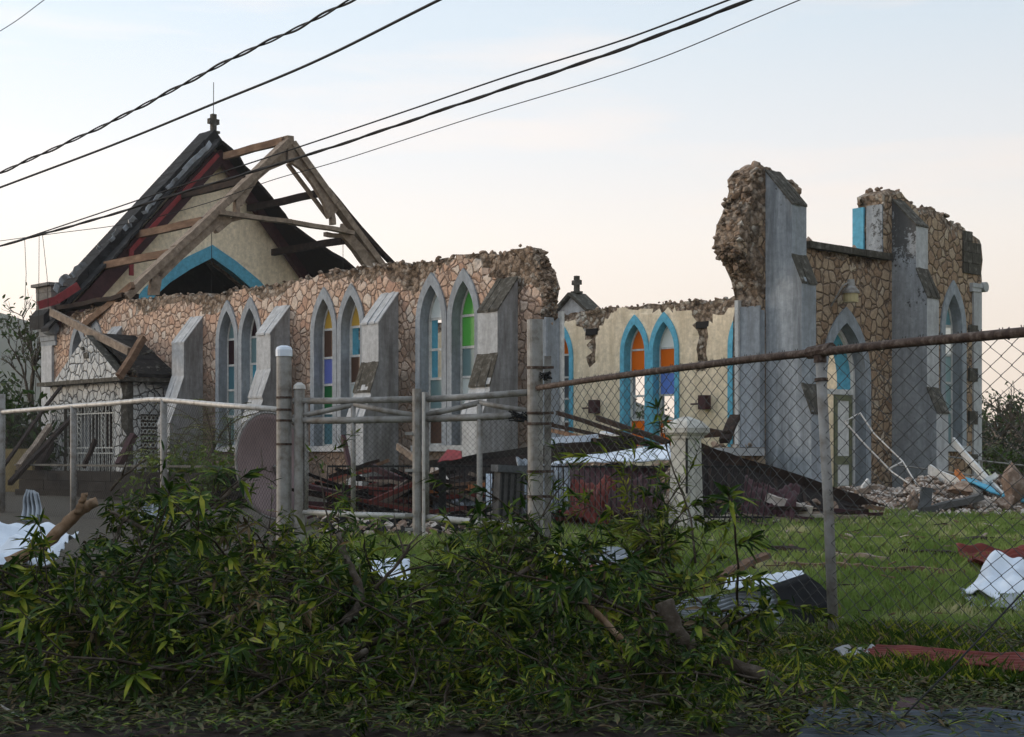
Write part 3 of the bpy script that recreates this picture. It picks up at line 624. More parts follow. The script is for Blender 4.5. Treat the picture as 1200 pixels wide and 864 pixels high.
mb = MB(); mb.box((DC - DW / 2 - .3, -.30, .3), (DC + DW / 2 + .3, .46, .60)); cb(mb, 'doorstep', M['grey'])
lancet(WC, Pf, ['pale_glass', 'pale_glass', 'pale_glass', 'white_glass', 'teal_glass'], w=.80, band=.20, thick=FT)
mb = MB(); mb.box((WC - .72, -.10, WB - .14), (WC + .72, .1, WB - .002)); cb(mb, 'sill', M['grey_light'])
FST = [(7.72, 6.95, .70), (5.82, 5.28, .95), (3.05, 2.5, 1.2)]
tb1 = hs_(897, 300, 0)[0]; tb2 = hs_(1045, 300, 0)[0]
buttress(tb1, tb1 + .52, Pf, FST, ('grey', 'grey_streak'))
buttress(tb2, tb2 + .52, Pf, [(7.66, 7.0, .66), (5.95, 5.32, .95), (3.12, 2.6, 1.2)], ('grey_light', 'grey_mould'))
# corner of squared stones and pier with quoins
mb = MB(); mb.box((5.72, -.05, .3), (6.12, .3, 5.75)); cb(mb, 'corner_pier', M['grey_light'])
for k in range(9):
    if k % 2: mb = MB(); mb.box((5.50, -.062, .7 + k * .55), (5.9, .01, .7 + k * .55 + .34)); cb(mb, 'quoin', M['moss'])
mb = MB(); zz = 6.2
for r in range(5):
    for cidx in range(4):
        if r >= 4 - cidx // 2: continue
        a = 5.24 + cidx * .215; mb.box((a, -.045 + random.uniform(-.015, .015), zz + r * .27), (a + .205, .3, zz + r * .27 + .26))
cb(mb, 'squared_blocks', M['moss'])
mb = MB()
for j in (0, 1):
    w_ = .02 + .03 * j; mb.box((5.6, -.06 - w_ * .6, 5.75 + j * .11), (6.04 + w_ * .8, .3, 5.75 + j * .11 + .108))
mb.tube([(6.22, -.12, 5.9), (6.22, .30, 5.9)], .13, 14); cb(mb, 'corbel', M['grey_light'])
# wall lamp
lp = hs_(997, 341, -.35); lz = lp[1]
mb = MB(); pts = [(lp[0] - .30, -.02, lz - .35), (lp[0] - .33, -.15, lz - .2), (lp[0] - .25, -.3, lz + .1), (lp[0] - .05, -.35, lz + .2)]; mb.tube(pts, .022, 6)
mb.tube([(lp[0], -.35, lz + .26), (lp[0], -.35, lz + .10)], [.08, .10], 12); mb.tube([(lp[0], -.35, lz + .1), (lp[0], -.35, lz - .02), (lp[0], -.35, lz - .06)], [.11, .20, .20], 16)
lo = cb(mb, 'wall_lamp', M['galv'], smooth=False)
mb = MB(); mb.tube([(lp[0], -.35, lz - .06), (lp[0], -.35, lz - .26)], .17, 14); cb(mb, 'lens', mk('yellowed_lens', stops3((.42, .36, .20), .8, 1.1), rough=.3, bump=0), lo)

# --- far wall seen from inside
tp = [(650, 374), (668, 368), (690, 365), (700, 362), (724, 361), (745, 358), (775, 356), (790, 355), (800, 353), (818, 353), (822, 355), (832, 352), (850, 350), (866, 347), (880, 345)]
top_f = [hx_(u, v, HW - .6) for u, v in tp]
outline = [(27.3, .2), (27.3, 6.2), (19, 6.25)] + top_f + [(4.0, 6.2), (2.2, 5.7), (1.4, 4.4), (.8, 4.1), (.8, .2)]
FP = {2.3: None, 6.53: (['white_glass'] * 5, ['pale_glass', 'white_glass', 'orange_glass', 'blue_glass', 'orange_glass']),
      10.80: (['orange_glass', None, 'paleblue_glass', 'orange_glass', 'white_glass'], ['orange_glass', None, None, 'orange_glass', 'orange_glass']),
      15.27: (['brown_glass', 'teal_glass', 'grey_glass', 'grey_glass', 'orange_glass'], ['grey_glass', 'brown_glass', 'blue_glass', 'orange_glass', 'orange_glass']),
      24.8: (['pale_glass'] * 5, ['pale_glass'] * 5)}
holes = []
for c, v in FP.items():
    if v:
        for k in (-.60, .60): holes.append(archpts(c + k, .92, 4.72, 5.70, WB, 7))
pk = [hx_(693, 392, HW - .6), hx_(823, 384, HW - .6)]
def corei(a, z):
    v = -1
    for (s0, z0), w_, hgt in ((pk[0], .22, 1.1), (pk[1], .16, 1.3)):
        if z0 - hgt < z < z0 + .7: v = max(v, (w_ if z < z0 else w_ + (z - z0) * 1.0) * (1 + .8 * mnoise.noise(Vector((z * 2, s0, 0)))) - abs(a - s0))
    return v
wall('far_side_wall', outline, holes, TH, Pi, [M['plaster_cream'], M['stone_nave'], M['core']], band=.30, step=.2, corefn=corei, facecore=.06)
for c, v in FP.items():
    if v:
        lancet(c - .60, Pi, v[0], w=.86, band=.17, rev=True, fd=.26, outmat='grey'); lancet(c + .60, Pi, v[1], w=.86, band=.17, rev=True, fd=.26, outmat='grey')
mb = MB()
for s0, z0 in pk: mb.box((HW - .6 - .012, s0 - .24, z0 - .02), (HW - .6 + .1, s0 + .24, z0 + .18))
cb(mb, 'beam_pocket_shade', M['sheet_black'])  # pockets not cut; black blocks paint the shade inside them
for (u, v) in ((694, 477), (823, 472)):
    s0, z0 = hx_(u, v, HW - .6 - .2); mb = MB(); mb.box((HW - .6 - .26, s0 - .16, z0 - .2), (HW - .6 - .001, s0 + .12, z0 + .22)); mb.box((HW - .6 - .24, s0 + .12, z0 - .06), (HW - .6 - .16, s0 + .42, z0 - .01))
    cb(mb, 'speaker_bracket', M['maroon'])
# gablet with cross beyond the far wall
s0, z0 = hx_(671, 362, HW + .8); x0 = HW + .8
mb = MB(); mb.prism([(s0 - .75, z0 - .9), (s0 - .75, z0 - .1), (s0, z0 + .45), (s0 + .75, z0 - .1), (s0 + .75, z0 - .9)], lambda a, d, z: (x0 + d, a, z), 0, .5); mb.box((HW - .05, s0 - .75, .3), (x0 + .5, s0 + .75, z0 - .9)); gb_ = cb(mb, 'gablet', M['grey_light'])
mb = MB(); mb.beam((x0 + .2, s0 - .82, z0 - .12), (x0 + .2, s0, z0 + .5), .8, .1); mb.beam((x0 + .2, s0 + .82, z0 - .12), (x0 + .2, s0, z0 + .5), .8, .1); cb(mb, 'coping', M['moss'], gb_)
def cross(x, y, z, h, along='y', par=None):
    mb = MB(); t = h * .14
    dx, dy = (0, h * .33) if along == 'y' else (h * .33, 0)
    mb.box((x - t, y - t, z), (x + t, y + t, z + h)); mb.box((x - dx - (t if dx == 0 else 0) * .99, y - dy - (t if dy == 0 else 0) * .99, z + h * .42), (x + dx + (t if dx == 0 else 0) * .99, y + dy + (t if dy == 0 else 0) * .99, z + h * .72))
    mb.box((x - t * 2, y - t * 2, z - h * .14), (x + t * 2, y + t * 2, z)); return cb(mb, 'cross', M['moss'], par)
cross(x0 + .2, s0, z0 + .60, .52, par=gb_)

# --- gable wall with the chancel arch
GA = 12.88; SL = (GA - 6.25) / HW
arch_o = [(-3.45, .7), (-3.45, 6.0), (-3.2, 6.75), (-2.75, 7.35), (-2.0, 8.0), (-1.0, 8.62), (0, 9.12), (1.0, 8.62), (2.0, 8.0), (2.75, 7.35), (3.2, 6.75), (3.45, 6.0), (3.45, .7)]
arch_i = [(-3.05, .7), (-3.05, 5.9), (-2.85, 6.5), (-2.45, 7.0), (-1.75, 7.62), (-.9, 8.18), (0, 8.66), (.9, 8.18), (1.75, 7.62), (2.45, 7.0), (2.85, 6.5), (3.05, 5.9), (3.05, .7)]
wall('gable_wall', [(-HW, .2), (-HW, 6.1), (0, GA - .1), (HW, 6.1), (HW, .2)], [arch_i], .6, Pg, [M['gable_cream'], M['stone_nave'], M['core']], band=-3, jit=.0, step=.4)
mb = MB(); ring(mb, arch_o, arch_i, Pg, -.06, .3, 0); cb(mb, 'chancel_arch', M['blue'])
# chancel beyond; its walls are coloured near black for the shade indoors
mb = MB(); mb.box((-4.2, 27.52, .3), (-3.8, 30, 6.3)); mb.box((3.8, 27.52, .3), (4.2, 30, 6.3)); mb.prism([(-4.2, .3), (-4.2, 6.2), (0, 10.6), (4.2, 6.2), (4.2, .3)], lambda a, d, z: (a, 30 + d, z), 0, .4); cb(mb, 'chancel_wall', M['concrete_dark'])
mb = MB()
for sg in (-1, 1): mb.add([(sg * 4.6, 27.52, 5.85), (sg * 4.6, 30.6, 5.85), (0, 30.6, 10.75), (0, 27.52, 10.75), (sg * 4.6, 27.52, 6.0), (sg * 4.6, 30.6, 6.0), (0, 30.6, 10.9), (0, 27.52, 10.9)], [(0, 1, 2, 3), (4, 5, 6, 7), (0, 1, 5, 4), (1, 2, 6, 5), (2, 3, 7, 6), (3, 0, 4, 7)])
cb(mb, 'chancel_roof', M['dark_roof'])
mb = MB(); mb.beam((-3.5, 29.6, 5.9), (-1.2, 29.6, 8.6), .2, .35); cb(mb, 'chancel_rafter', M['wood'])
# coping of blackened stones, both slopes, roof strips, bargeboards, fascia and flashing
for sg in (-1, 1):
    mb = MB(); nseg = 16
    for k in range(nseg):
        f0, f1 = k / nseg, (k + 1) / nseg - .004; x0_, x1_ = sg * (HW + .45) * f0, sg * (HW + .45) * f1
        z0_, z1_ = GA + .05 - abs(x0_) * SL, GA + .05 - abs(x1_) * SL; j = random.uniform(-.03, .03)
        vs_ = [(x0_, 26.72 + j, z0_ - .12), (x1_, 26.72 + j, z1_ - .12), (x1_, 27.75, z1_ - .12), (x0_, 27.75, z0_ - .12), (x0_, 26.72 + j, z0_ + .34 + j), (x1_, 26.72 + j, z1_ + .34 + j), (x1_, 27.75, z1_ + .34), (x0_, 27.75, z0_ + .34)]
        mb.add(vs_, [(0, 3, 2, 1), (4, 5, 6, 7), (0, 1, 5, 4), (1, 2, 6, 5), (2, 3, 7, 6), (3, 0, 4, 7)])
    cb(mb, 'gable_coping', M['coping'])
# roof strip left on the near slope (black shingles over boards) with ragged lower edge
def slope_strip(sg, q0, q1, sfun, th, mat, name, lift=.0, nq=26):
    mb = MB(); vs_ = []
    for i in range(nq + 1):
        q = q0 + (q1 - q0) * i / nq; x = sg * q; z = GA - .1 + lift - q * SL; s_ = sfun(q) + random.uniform(-.1, .1)
        for ss in (26.75, s_):
            vs_ += [(x, ss, z), (x, ss, z - th)]
    fs = []
    for i in range(nq):
        a = i * 4; b_ = a + 4
        fs += [(a, a + 2, b_ + 2, b_), (a + 1, b_ + 1, b_ + 3, a + 3), (a + 2, a + 3, b_ + 3, b_ + 2), (a, b_, b_ + 1, a + 1)]
    fs += [(0, 1, 3, 2), (nq * 4, nq * 4 + 2, nq * 4 + 3, nq * 4 + 1)]
    mb.add(vs_, fs); return cb(mb, name, mat)
slope_strip(-1, 0, HW + .5, lambda q: 26.30 - .10 * math.sin(q * 2), .12, M['coping'], 'near_roof_strip', lift=.12)
# far slope: traced ragged edge
edgepx = [(262, 166), (278, 180), (293, 199), (303, 214), (322, 234), (341, 259), (366, 281), (390, 295), (422, 316)]
nrm = Vector((SL, 0, 1)).normalized()
eq = []
for u, v in edgepx:
    p = hpl(u, v, (0, 0, GA - .1), nrm); eq.append((p.x, p.y))
eq.sort()
def sf(q):
    if q <= eq[0][0]: return min(26.5, eq[0][1])
    for (a, sa), (b_, sb) in zip(eq, eq[1:]):
        if a <= q <= b_: return max(15, min(26.6, sa + (sb - sa) * (q - a) / (b_ - a)))
    return max(15, min(26.6, eq[-1][1]))
FAR_EDGE = eq
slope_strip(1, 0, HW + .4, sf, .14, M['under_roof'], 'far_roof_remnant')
for sg in (-1, 1):
    mb = MB()
    for off, w_, s_ in (((.30, .52, 26.55),) if sg < 0 else ((.10, .36, 26.55),)):
        mb.beam((0, s_, GA - .35 - off), (sg * HW * .98, s_, GA - .35 - off - HW * .98 * SL), .22, w_)
    cb(mb, 'bargeboard', M['maroon'])
mb = MB(); mb.beam((-.15, 26.25, GA - .62), (-3.6, 26.25, GA - .62 - 3.45 * SL),   .05, .15); mb.box((-3.66, 26.22, GA - .7 - 3.5 * SL - .7), (-3.5, 26.28, GA - .5 - 3.5 * SL)); cb(mb, 'fascia', M['red'])
mb = MB(); a = hs_(92, 335, 26.1); b_ = hs_(66, 352, 26.1); c_ = hs_(45, 358, 26.1)
mb.beam((a[0], 26.1, a[1]), (b_[0], 26.1, b_[1]), .06, .26); mb.beam((b_[0], 26.1, b_[1]), (c_[0], 26.1, c_[1]), .06, .26); cb(mb, 'fascia', M['red'])
mb = MB()
for (u0, v0, u1, v1, w_) in ((247, 168, 216, 199, .30), (216, 200, 196, 222, .22), (188, 228, 168, 250, .22), (160, 254, 146, 270, .28), (138, 270, 130, 281, .22), (118, 288, 115, 292, .2), (80, 322, 64, 340, .34), (100, 308, 84, 322, .3)):
    a = hs_(u0, v0, 26.12); b_ = hs_(u1, v1, 26.12); mb = MB(); mb.beam((a[0], 26.14, a[1]), (b_[0], 26.14, b_[1]), .03, w_ * .55, seg=7, wob=.045); cb(mb, 'flashing', M['sheet_grey'])
cross(.25, 27.2, GA + .42, .62, along='x')
mb = MB(); mb.tube([(.25, 27.2, GA + 1.0), (.26, 27.2, GA + 2.2)], .014, 5); cb(mb, 'lightning_rod', M['iron'])
# kneeler / corner turret
mb = MB()
for k in range(6): mb.box((-HW - .22 + random.uniform(-.01, .01), 26.6, 6.0 + k * .193), (-HW + .1, 27.7, 6.0 + k * .193 + .185))
mb.box((-HW - .36, 26.5, 7.16), (-HW + .35, 27.8, 7.26)); cb(mb, 'kneeler', M['brick'])
mb = MB()
for j in range(5): mb.box((-HW - .06 - .035 * j, 26.62, 5.2 + j * .165), (-HW + .05, 27.68, 5.2 + j * .165 + .16))
mb.tube([(-HW - .18, 26.5, 5.75), (-HW - .18, 27.0, 5.75)], .20, 14); cb(mb, 'corbel', M['grey'])
mb = MB(); mb.box((-HW - .08, 26.85, .3), (-HW + .1, 27.6, 5.2)); cb(mb, 'corner_pier', M['grey_light'])

# --- standing truss and purlins
TS = 22.2
def tp_(u, v, ds=0): t, z = hs_(u, v, TS + ds); return Vector((t, TS + ds, z))
mem = [([(337, 166), (262, 239), (205, 292), (146, 349)], .22, .40, 0, 'wood'), ([(341, 168), (392, 238), (447, 313)], .22, .36, 0, 'wood'),
       ([(256, 249), (340, 260), (414, 273)], .14, .26, -.2, 'wood'), ([(384, 222), (420, 266), (461, 311)], .14, .20, .3, 'wood_dark'),
       ([(337, 192), (385, 256)], .10, .14, .35, 'wood'), ([(405, 283), (429, 314)], .10, .14, .35, 'wood'),
       ([(278, 226), (277, 249)], .16, .20, 0, 'wood'), ([(388, 243), (390, 264)], .16, .20, 0, 'wood'), ([(338, 160), (339, 190)], .26, .30, 0, 'wood'),
       ([(252, 272), (268, 259), (286, 254)], .14, .24, .05, 'wood'), ([(381, 275), (402, 277)], .14, .2, .05, 'wood')]
for pts, w_, h_, ds, mt in mem:
    mb = MB()
    for a, b_ in zip(pts, pts[1:]): mb.beam(tp_(*a, ds), tp_(*b_, ds), w_, h_, up=(0, 1, 0), seg=3, wob=.015)
    cb(mb, 'truss_member', M[mt])
def curved(ptsA, ptsB, ds, w_):
    """board with one straight and one sawn curved edge"""
    mb = MB(); n = len(ptsA); A = [tp_(*p, ds) for p in ptsA]; B = [tp_(*p, ds) for p in ptsB]; o_ = Vector((0, w_, 0))
    vs_ = A + B + [p + o_ for p in A] + [p + o_ for p in B]; fs = []
    for i in range(n - 1): fs += [(i, i + 1, n + i + 1, n + i), (2 * n + i, 3 * n + i, 3 * n + i + 1, 2 * n + i + 1), (i, 2 * n + i, 2 * n + i + 1, i + 1), (n + i, n + i + 1, 3 * n + i + 1, 3 * n + i)]
    fs += [(0, n, 3 * n, 2 * n), (n - 1, 3 * n - 1, 4 * n - 1, 2 * n - 1)]
    mb.add(vs_, fs); cb(mb, 'arched_brace', M['wood'])
curved([(336, 168), (318, 186), (300, 203), (285, 218), (272, 231)], [(335, 192), (316, 200), (303, 211), (293, 226), (284, 242)], -.08, .16)
curved([(341, 168), (356, 188), (371, 209), (385, 228), (398, 246)], [(341, 190), (354, 199), (367, 216), (380, 238), (386, 256)], -.08, .16)
curved([(262, 242), (240, 262), (215, 286), (190, 309), (182, 318)], [(272, 258), (256, 266), (236, 284), (212, 306), (190, 328)], -.08, .16)
curved([(402, 262), (415, 276), (428, 291), (440, 305), (448, 313)], [(400, 276), (408, 284), (418, 296), (427, 309), (432, 315)], -.08, .16)
curved([(180, 322), (178, 328), (177, 334), (176, 340), (176, 346)], [(192, 318), (190, 326), (189, 334), (188, 340), (187, 346)], -.08, .16)
for (u, v, sg, mt, ln, dz) in ((332, 165, 1, 'wood_brown', 3.6, 0), (373, 227, 1, 'wood_dark', 4.3, 0), (402, 282, 1, 'wood_dark', 4.3, 0), (288, 211, -1, 'wood_dark', 4.2, 0), (238, 259, -1, 'wood_brown', 4.2, 0), (199, 297, -1, 'wood_brown', 4.2, 0)):
    a = tp_(u, v, .1); mb = MB(); mb.beam(a, a + Vector((0, ln, dz)), .16, .24, seg=4, wob=.012); cb(mb, 'purlin', M[mt])
mb = MB(); a = tp_(248, 272, 0); mb.tube([a, a + Vector((0, 0, -3.0))], .012, 4); a = tp_(402, 284, 0); mb.tube([a, a + Vector((0, 0, -1.2))], .012, 4); cb(mb, 'hanging_wire', M['iron'])
# dark scraps of roofing on the near wall top
mb = MB(); a = hx_(62, 366, -HW + .1); b_ = hx_(150, 349, -HW + .1); mb.beam((-HW + .2, a[0], a[1] + .05), (-HW + .2, b_[0], b_[1] + .05), .6, .14, seg=6, wob=.04); cb(mb, 'wall_plate', M['wood_dark'])

# --- rubble core stones along broken tops
def rubble_on(points, P, thick, name='broken_masonry', r=(.07, .17), per=7, depth=(.05, .95), zoff=(-.10, .06)):
    mb = MB()
    for (a0, z0), (a1, z1) in zip(points, points[1:]):
        L = math.dist((a0, z0), (a1, z1)); k = max(1, int(L * per))
        for _ in range(k):
            f = random.random(); rr = random.uniform(*r); d = thick * random.uniform(*depth)
            mb.rock(P(a0 + (a1 - a0) * f + random.uniform(-.05, .05), d, z0 + (z1 - z0) * f + random.uniform(*zoff)), (rr * random.uniform(.8, 1.3), rr * random.uniform(.8, 1.2), rr * random.uniform(.6, 1)), random.randrange(10), m=random.choice((0, 0, 1)))
    cb(mb, name, [M['core'], M['rock_brown']])
rubble_on(top_n, Pn, TH, per=16, r=(.05, .11))
rubble_on(top_n[-7:] + [(s_j, 4.6)], Pn, TH, per=60, r=(.05, .10), zoff=(-.12, .03))
rubble_on(o1[3:-1], Pf, FT, per=70, r=(.05, .13), zoff=(-.14, .05))
rubble_on(o1[9:13], Pf, FT, per=20, r=(.1, .17), zoff=(-.1, .05))
rubble_on(o1[:4], Pf, FT, per=22, r=(.03, .06))
rubble_on(o2[1:], Pf, FT, per=30, r=(.05, .13))
rubble_on(top_f, Pi, TH, per=16, r=(.05, .10))
rubble_on([(-5.5, 1.62), (T_J, 1.74)], Pf, FT, per=5, r=(.06, .14), zoff=(0.02, .1))

# --- porch
PX = -7.75; PS0, PS1 = 19.15, 23.75; PE = 3.68; PCN = (PS0 + PS1) / 2
Pp = lambda a, d, z: (PX + d, a, z)
da = hx_(133, 500, PX)[0]; dbb = hx_(75, 500, PX)[0]
wall('porch_front', [(PS0, .2), (PS0, PE), (PCN, 5.15), (PS1, PE), (PS1, .2)], [[(da, .55), (dbb, .55), (dbb, 3.12), (da, 3.12)]], .3, Pp, [M['stone_white'], M['grey'], M['moss']], band=-3, jit=0, step=.35)
Pside = lambda a, d, z: (a, PS0 + .001 + d, z)
wa, wb = hs_(165, 500, PS0)[0], hs_(189, 500, PS0)[0]
wall('porch_side', [(PX + .3, .2), (PX + .3, PE), (-HW - .002, PE), (-HW - .002, .2)], [[(wa, 1.55), (wb, 1.55), (wb, 2.75), (wa, 2.75)]], .28, Pside, [M['stone_white'], M['grey'], M['grey']], band=-3, jit=0, step=.3)
mb = MB(); mb.box((PX + .3, PS1 - .3, .2), (-HW - .002, PS1, PE)); cb(mb, 'porch_side', M['stone_white'])
mb = MB(); mb.box((PX - .28, PS0 - .25, PE + .004), (-HW + .0, PS1 + .35, PE + .12)); cb(mb, 'porch_eaves', M['moss'])
mb = MB()
for sg, s_e in ((-1, PS0 - .2), (1, PS1 + .3)):
    for j in range(8):
        f0, f1 = j / 8, (j + 1) / 8; dz = random.uniform(-.02, .02)
        sA = s_e + (PCN - s_e) * f0; sB = s_e + (PCN - s_e) * f1; zA = PE + .13 + (5.12 - PE - .13) * f0; zB = PE + .13 + (5.12 - PE - .13) * f1
        mb.add([(PX + .32, sA, zA), (-HW, sA, zA), (-HW, sB, zB), (PX + .32, sB, zB), (PX + .32, sA, zA + .1 + dz), (-HW, sA, zA + .1), (-HW, sB, zB + .1), (PX + .32, sB, zB + .1 + dz)], [(0, 3, 2, 1), (4, 5, 6, 7), (0, 1, 5, 4), (1, 2, 6, 5), (2, 3, 7, 6), (3, 0, 4, 7)])
for _ in range(40): f_ = random.random(); mb.rock((random.uniform(PX + .3, -HW), PS0 - .1 + f_ * 1.4, PE + .25 + f_ * .75), random.uniform(.05, .16), random.randrange(10), m=1)
cb(mb, 'porch_roof', [M['dark_roof'], M['moss']])
mb = MB(); mb.box((PX - .045, PCN - .2, 4.45), (PX - .001, PCN + .05, 4.62)); mb.box((PX - .045, PCN + .1, 4.7), (PX - .001, PCN + .2, 4.8)); cb(mb, 'gable_plaque', M['moss'])
# ornamental white grille
mb = MB(); xg = PX + .12; w_ = dbb - da
for z_ in (.6, 1.62, 1.78, 2.80, 3.08): mb.box((xg - .02, da, z_ - .02), (xg + .02, dbb, z_ + .02))
for k in range(15): a = da + .03 + (w_ - .06) * k / 14; mb.box((xg - .011, a - .012, .6), (xg + .011, a + .012, 3.05))
for k in range(9):
    a = da + w_ * (k + .5) / 9
    mb.tube([(xg - .03, a + .09 * math.cos(t), 2.94 + .09 * math.sin(t)) for t in np.linspace(0, 6.28, 13)], .011, 4, cap=False)
    mb.tube([(xg - .03, a + .05 * math.cos(t), 1.70 + .06 * math.sin(t)) for t in np.linspace(0, 6.28, 9)], .01, 4, cap=False)
for cc_ in (da + w_ * .26, da + w_ * .74):
    for z_ in np.arange(1.95, 2.75, .17): mb.tube([(xg - .03, cc_ + .08 * math.cos(t), z_ + .075 * math.sin(t)) for t in np.linspace(0, 6.28, 11)], .012, 4, cap=False)
    mb.box((xg - .03, cc_ - .13, 1.8), (xg, cc_ - .10, 2.8)); mb.box((xg - .03, cc_ + .10, 1.8), (xg, cc_ + .13, 2.8))
for k in range(26):
    a = da + .03 + (w_ - .06) * k / 25; mb.tube([(xg - .03, a + .02 * math.sin(z_ * 14), z_) for z_ in np.linspace(.62, 1.6, 12)], .009, 4, cap=False)
cb(mb, 'grille_gate', M['white_metal'])
mb = MB(); mb.box((PX + .9, da - .3, .3), (PX + .95, dbb + .3, 3.6)); cb(mb, 'inner_door', M['wood_dark'])
mb = MB(); yk = PS0 + .1
for i in range(5):
    for j in range(6):
        cx_ = wa + (wb - wa) * (i + .5) / 5; cz_ = 1.55 + 1.2 * (j + .5) / 6; r_ = min(abs(wb - wa) / 10, .1)
        mb.tube([(cx_ + r_ * math.cos(t), yk, cz_ + r_ * math.sin(t)) for t in np.linspace(0, 6.28, 7)], .022, 4, cap=False)
cb(mb, 'lattice_block', M['white_metal'])
#PART2
# ---------------------------------------------------------------- fences and gate (street line)
def obox(mb, c, sx, sy, sz, rz=0, m=0, tilt=(0, 0)):
    rt = Matrix.Rotation(rz, 3, 'Z') @ Matrix.Rotation(tilt[0], 3, 'X') @ Matrix.Rotation(tilt[1], 3, 'Y')
    c = Vector(c); vs_ = [c + rt @ Vector((x * sx / 2, y * sy / 2, z * sz / 2)) for x, y, z in ((-1, -1, -1), (1, -1, -1), (1, 1, -1), (-1, 1, -1), (-1, -1, 1), (1, -1, 1), (1, 1, 1), (-1, 1, 1))]
    mb.add(vs_, [(0, 3, 2, 1), (4, 5, 6, 7), (0, 1, 5, 4), (1, 2, 6, 5), (2, 3, 7, 6), (3, 0, 4, 7)], m)
def chainlink(mb, A, B, zb, zt, cell, r, twist=True, wide=1.0):
    """woven wires: each zigzags between two columns of knots; zb / zt give heights along the run (0..1)"""
    A = Vector((*A, 0)); B = Vector((*B, 0)); L = (B - A).length; d = (B - A).normalized(); nrm = Vector((-d.y, d.x, 0)); half = cell / 2
    hw_ = half * wide; nw = int(L / hw_)
    for k in range(nw):
        x0 = k * hw_; f = x0 / L; b_, t = zb(f), zt(f); n = int((t - b_) / half)
        pts = []
        for i in range(n + 1):
            side = (i + k) % 2
            z = t - i * half
            x = x0 + (hw_ if side else 0)
            sag = .012 * mnoise.noise(Vector((x * .8, z * .8, 3)))
            pts.append(A + d * (x + .006 * mnoise.noise(Vector((x * 3, z * 3, 1)))) + nrm * ((.004 if side else -.004) + sag) + Vector((0, 0, z + .006 * mnoise.noise(Vector((x * 3, z * 3, 7))))))
        if twist:
            p = pts[0]; s_ = 1 if k % 2 else -1
            pts = [p + Vector((0, 0, cell * .42)) + d * (s_ * cell * .10)] + pts
        if len(pts) > 1: mb.tube(pts, r, 3, cap=False)
GA_ = (0.30, 19.9); GB_ = (-3.15, 21.0)
RD = Vector((2.37, -7.1, 0)).normalized()
def rp_(k): return (GA_[0] + RD.x * k, GA_[1] + RD.y * k)
fence = empty('chain_link_fence', (*rp_(7.5), 0), 0, 'large mesh chain link fence under a rusted top rail across the lawn', 'fence')
def fb_(mb, name, mat, root, **kw): return mb.build(name, mat, root, off=tuple(root.location), **kw)
mb = MB(); pr = [vhit(u, v, GA_, rp_(5)) for u, v in ((622, 456), (700, 444), (800, 431), (880, 421), (968, 412), (1060, 402), (1130, 396), (1205, 389))]
pr += [pr[-1] + (pr[-1] - pr[-2]) * 2.2]
mb.tube(pr, .037, 10); fb_(mb, 'top_rail', M['rust_rail'], fence, smooth=True)
mb = MB(); a = vhit(961, 417, GA_, rp_(5)); b_ = vhit(978, 762, GA_, rp_(5)); b_.z = -.15; mb.tube([a, (a + b_) / 2 + Vector((.01, 0, 0)), b_], .045, 12); fb_(mb, 'line_post', M['galv'], fence, smooth=True)
mb = MB(); mb.tube([a + Vector((0, 0, -.06)), a + Vector((-.0, 0, .0))], .055, 10); fb_(mb, 'rail_cap', M['rust_rail'], fence); mb = MB(); mb.tube([a + Vector((-.07, .12, .03)), a + Vector((.07, -.14, .05))], .055, 10); fb_(mb, 'rail_sleeve', M['rust_rail'], fence); mb = MB(); mb.tube([a + (b_ - a) * .075, a + (b_ - a) * .085], .058, 10); fb_(mb, 'post_band', M['rust_rail'], fence)
mb = MB(); e_ = Vector((*rp_(12.6), 0)); mb.tube([e_, e_ + Vector((0, 0, 2.5))], .045, 10); fb_(mb, 'line_post', M['galv'], fence, smooth=True)
Lr = 12.4; ptsr = pr
def rail_z(f):
    y = GA_[1] + RD.y * Lr * f
    for p, q in zip(ptsr, ptsr[1:]):
        if q.y <= y <= p.y: return p.z + (q.z - p.z) * (y - p.y) / (q.y - p.y)
    return ptsr[-1].z
mb = MB(); chainlink(mb, GA_, rp_(Lr), lambda f: .08 + .35 * (1 - f), lambda f: rail_z(f) - .01, .14, .0044, wide=1.72); fb_(mb, 'wire_mesh', M['wire'], fence)
mb = MB()
for f in np.linspace(.05, .98, 22):
    p = rp_(Lr * f); mb.tube([(p[0], p[1] + .04 * math.cos(t), rail_z(f) + .043 * math.sin(t)) for t in np.linspace(0, 6.3, 8)], .006, 3, cap=False)
fb_(mb, 'tie_wire', M['wire'], fence)
# end posts of the gateway
def gpx2(u, v): return vhit(u, v, GA_, GB_)
pa = gpx2(627.5, 375)
gp1 = empty('gate_post', (GA_[0], GA_[1] - .05, .3), 0, 'thick concrete filled pipe post between the gate and the rusted rail fence', 'gate post')
x_, y_ = pa.x, GA_[1] - .03
mb = MB(); mb.tube([(x_, y_, .2), (x_, y_, 1.4), (x_ - .01, y_, pa.z)], .105, 18); fb_(mb, 'post', M['galv'], gp1, smooth=False)
for zz_ in (2.72, 2.12, 1.98, 1.35, 1.02):
    mb = MB(); mb.tube([(x_, y_, zz_), (x_, y_, zz_ + .035)], .118, 16); mb.beam((x_ + .08, y_ - .04, zz_ + .015), (x_ + .24, y_ - .06, zz_ + .02), .03, .035); fb_(mb, 'band_clamp', M['rust_rail'], gp1)
mb = MB()
for _ in range(4):
    c0 = Vector((x_ + .13, y_ - .12, 2.62)); mb.tube([c0 + Vector((random.uniform(-.09, .09), random.uniform(-.05, .05), random.uniform(-.06, .06))) for _ in range(12)], .010, 4)
fb_(mb, 'wire_knot', M['iron'], gp1)
mb = MB(); mb.box((x_ + .12, y_ + .12, .2), (x_ + .21, y_ + .16, 2.9)); fb_(mb, 'flat_bar', M['galv'], gp1)
pb = gpx2(333, 407); x_, y_ = pb.x, GB_[1]
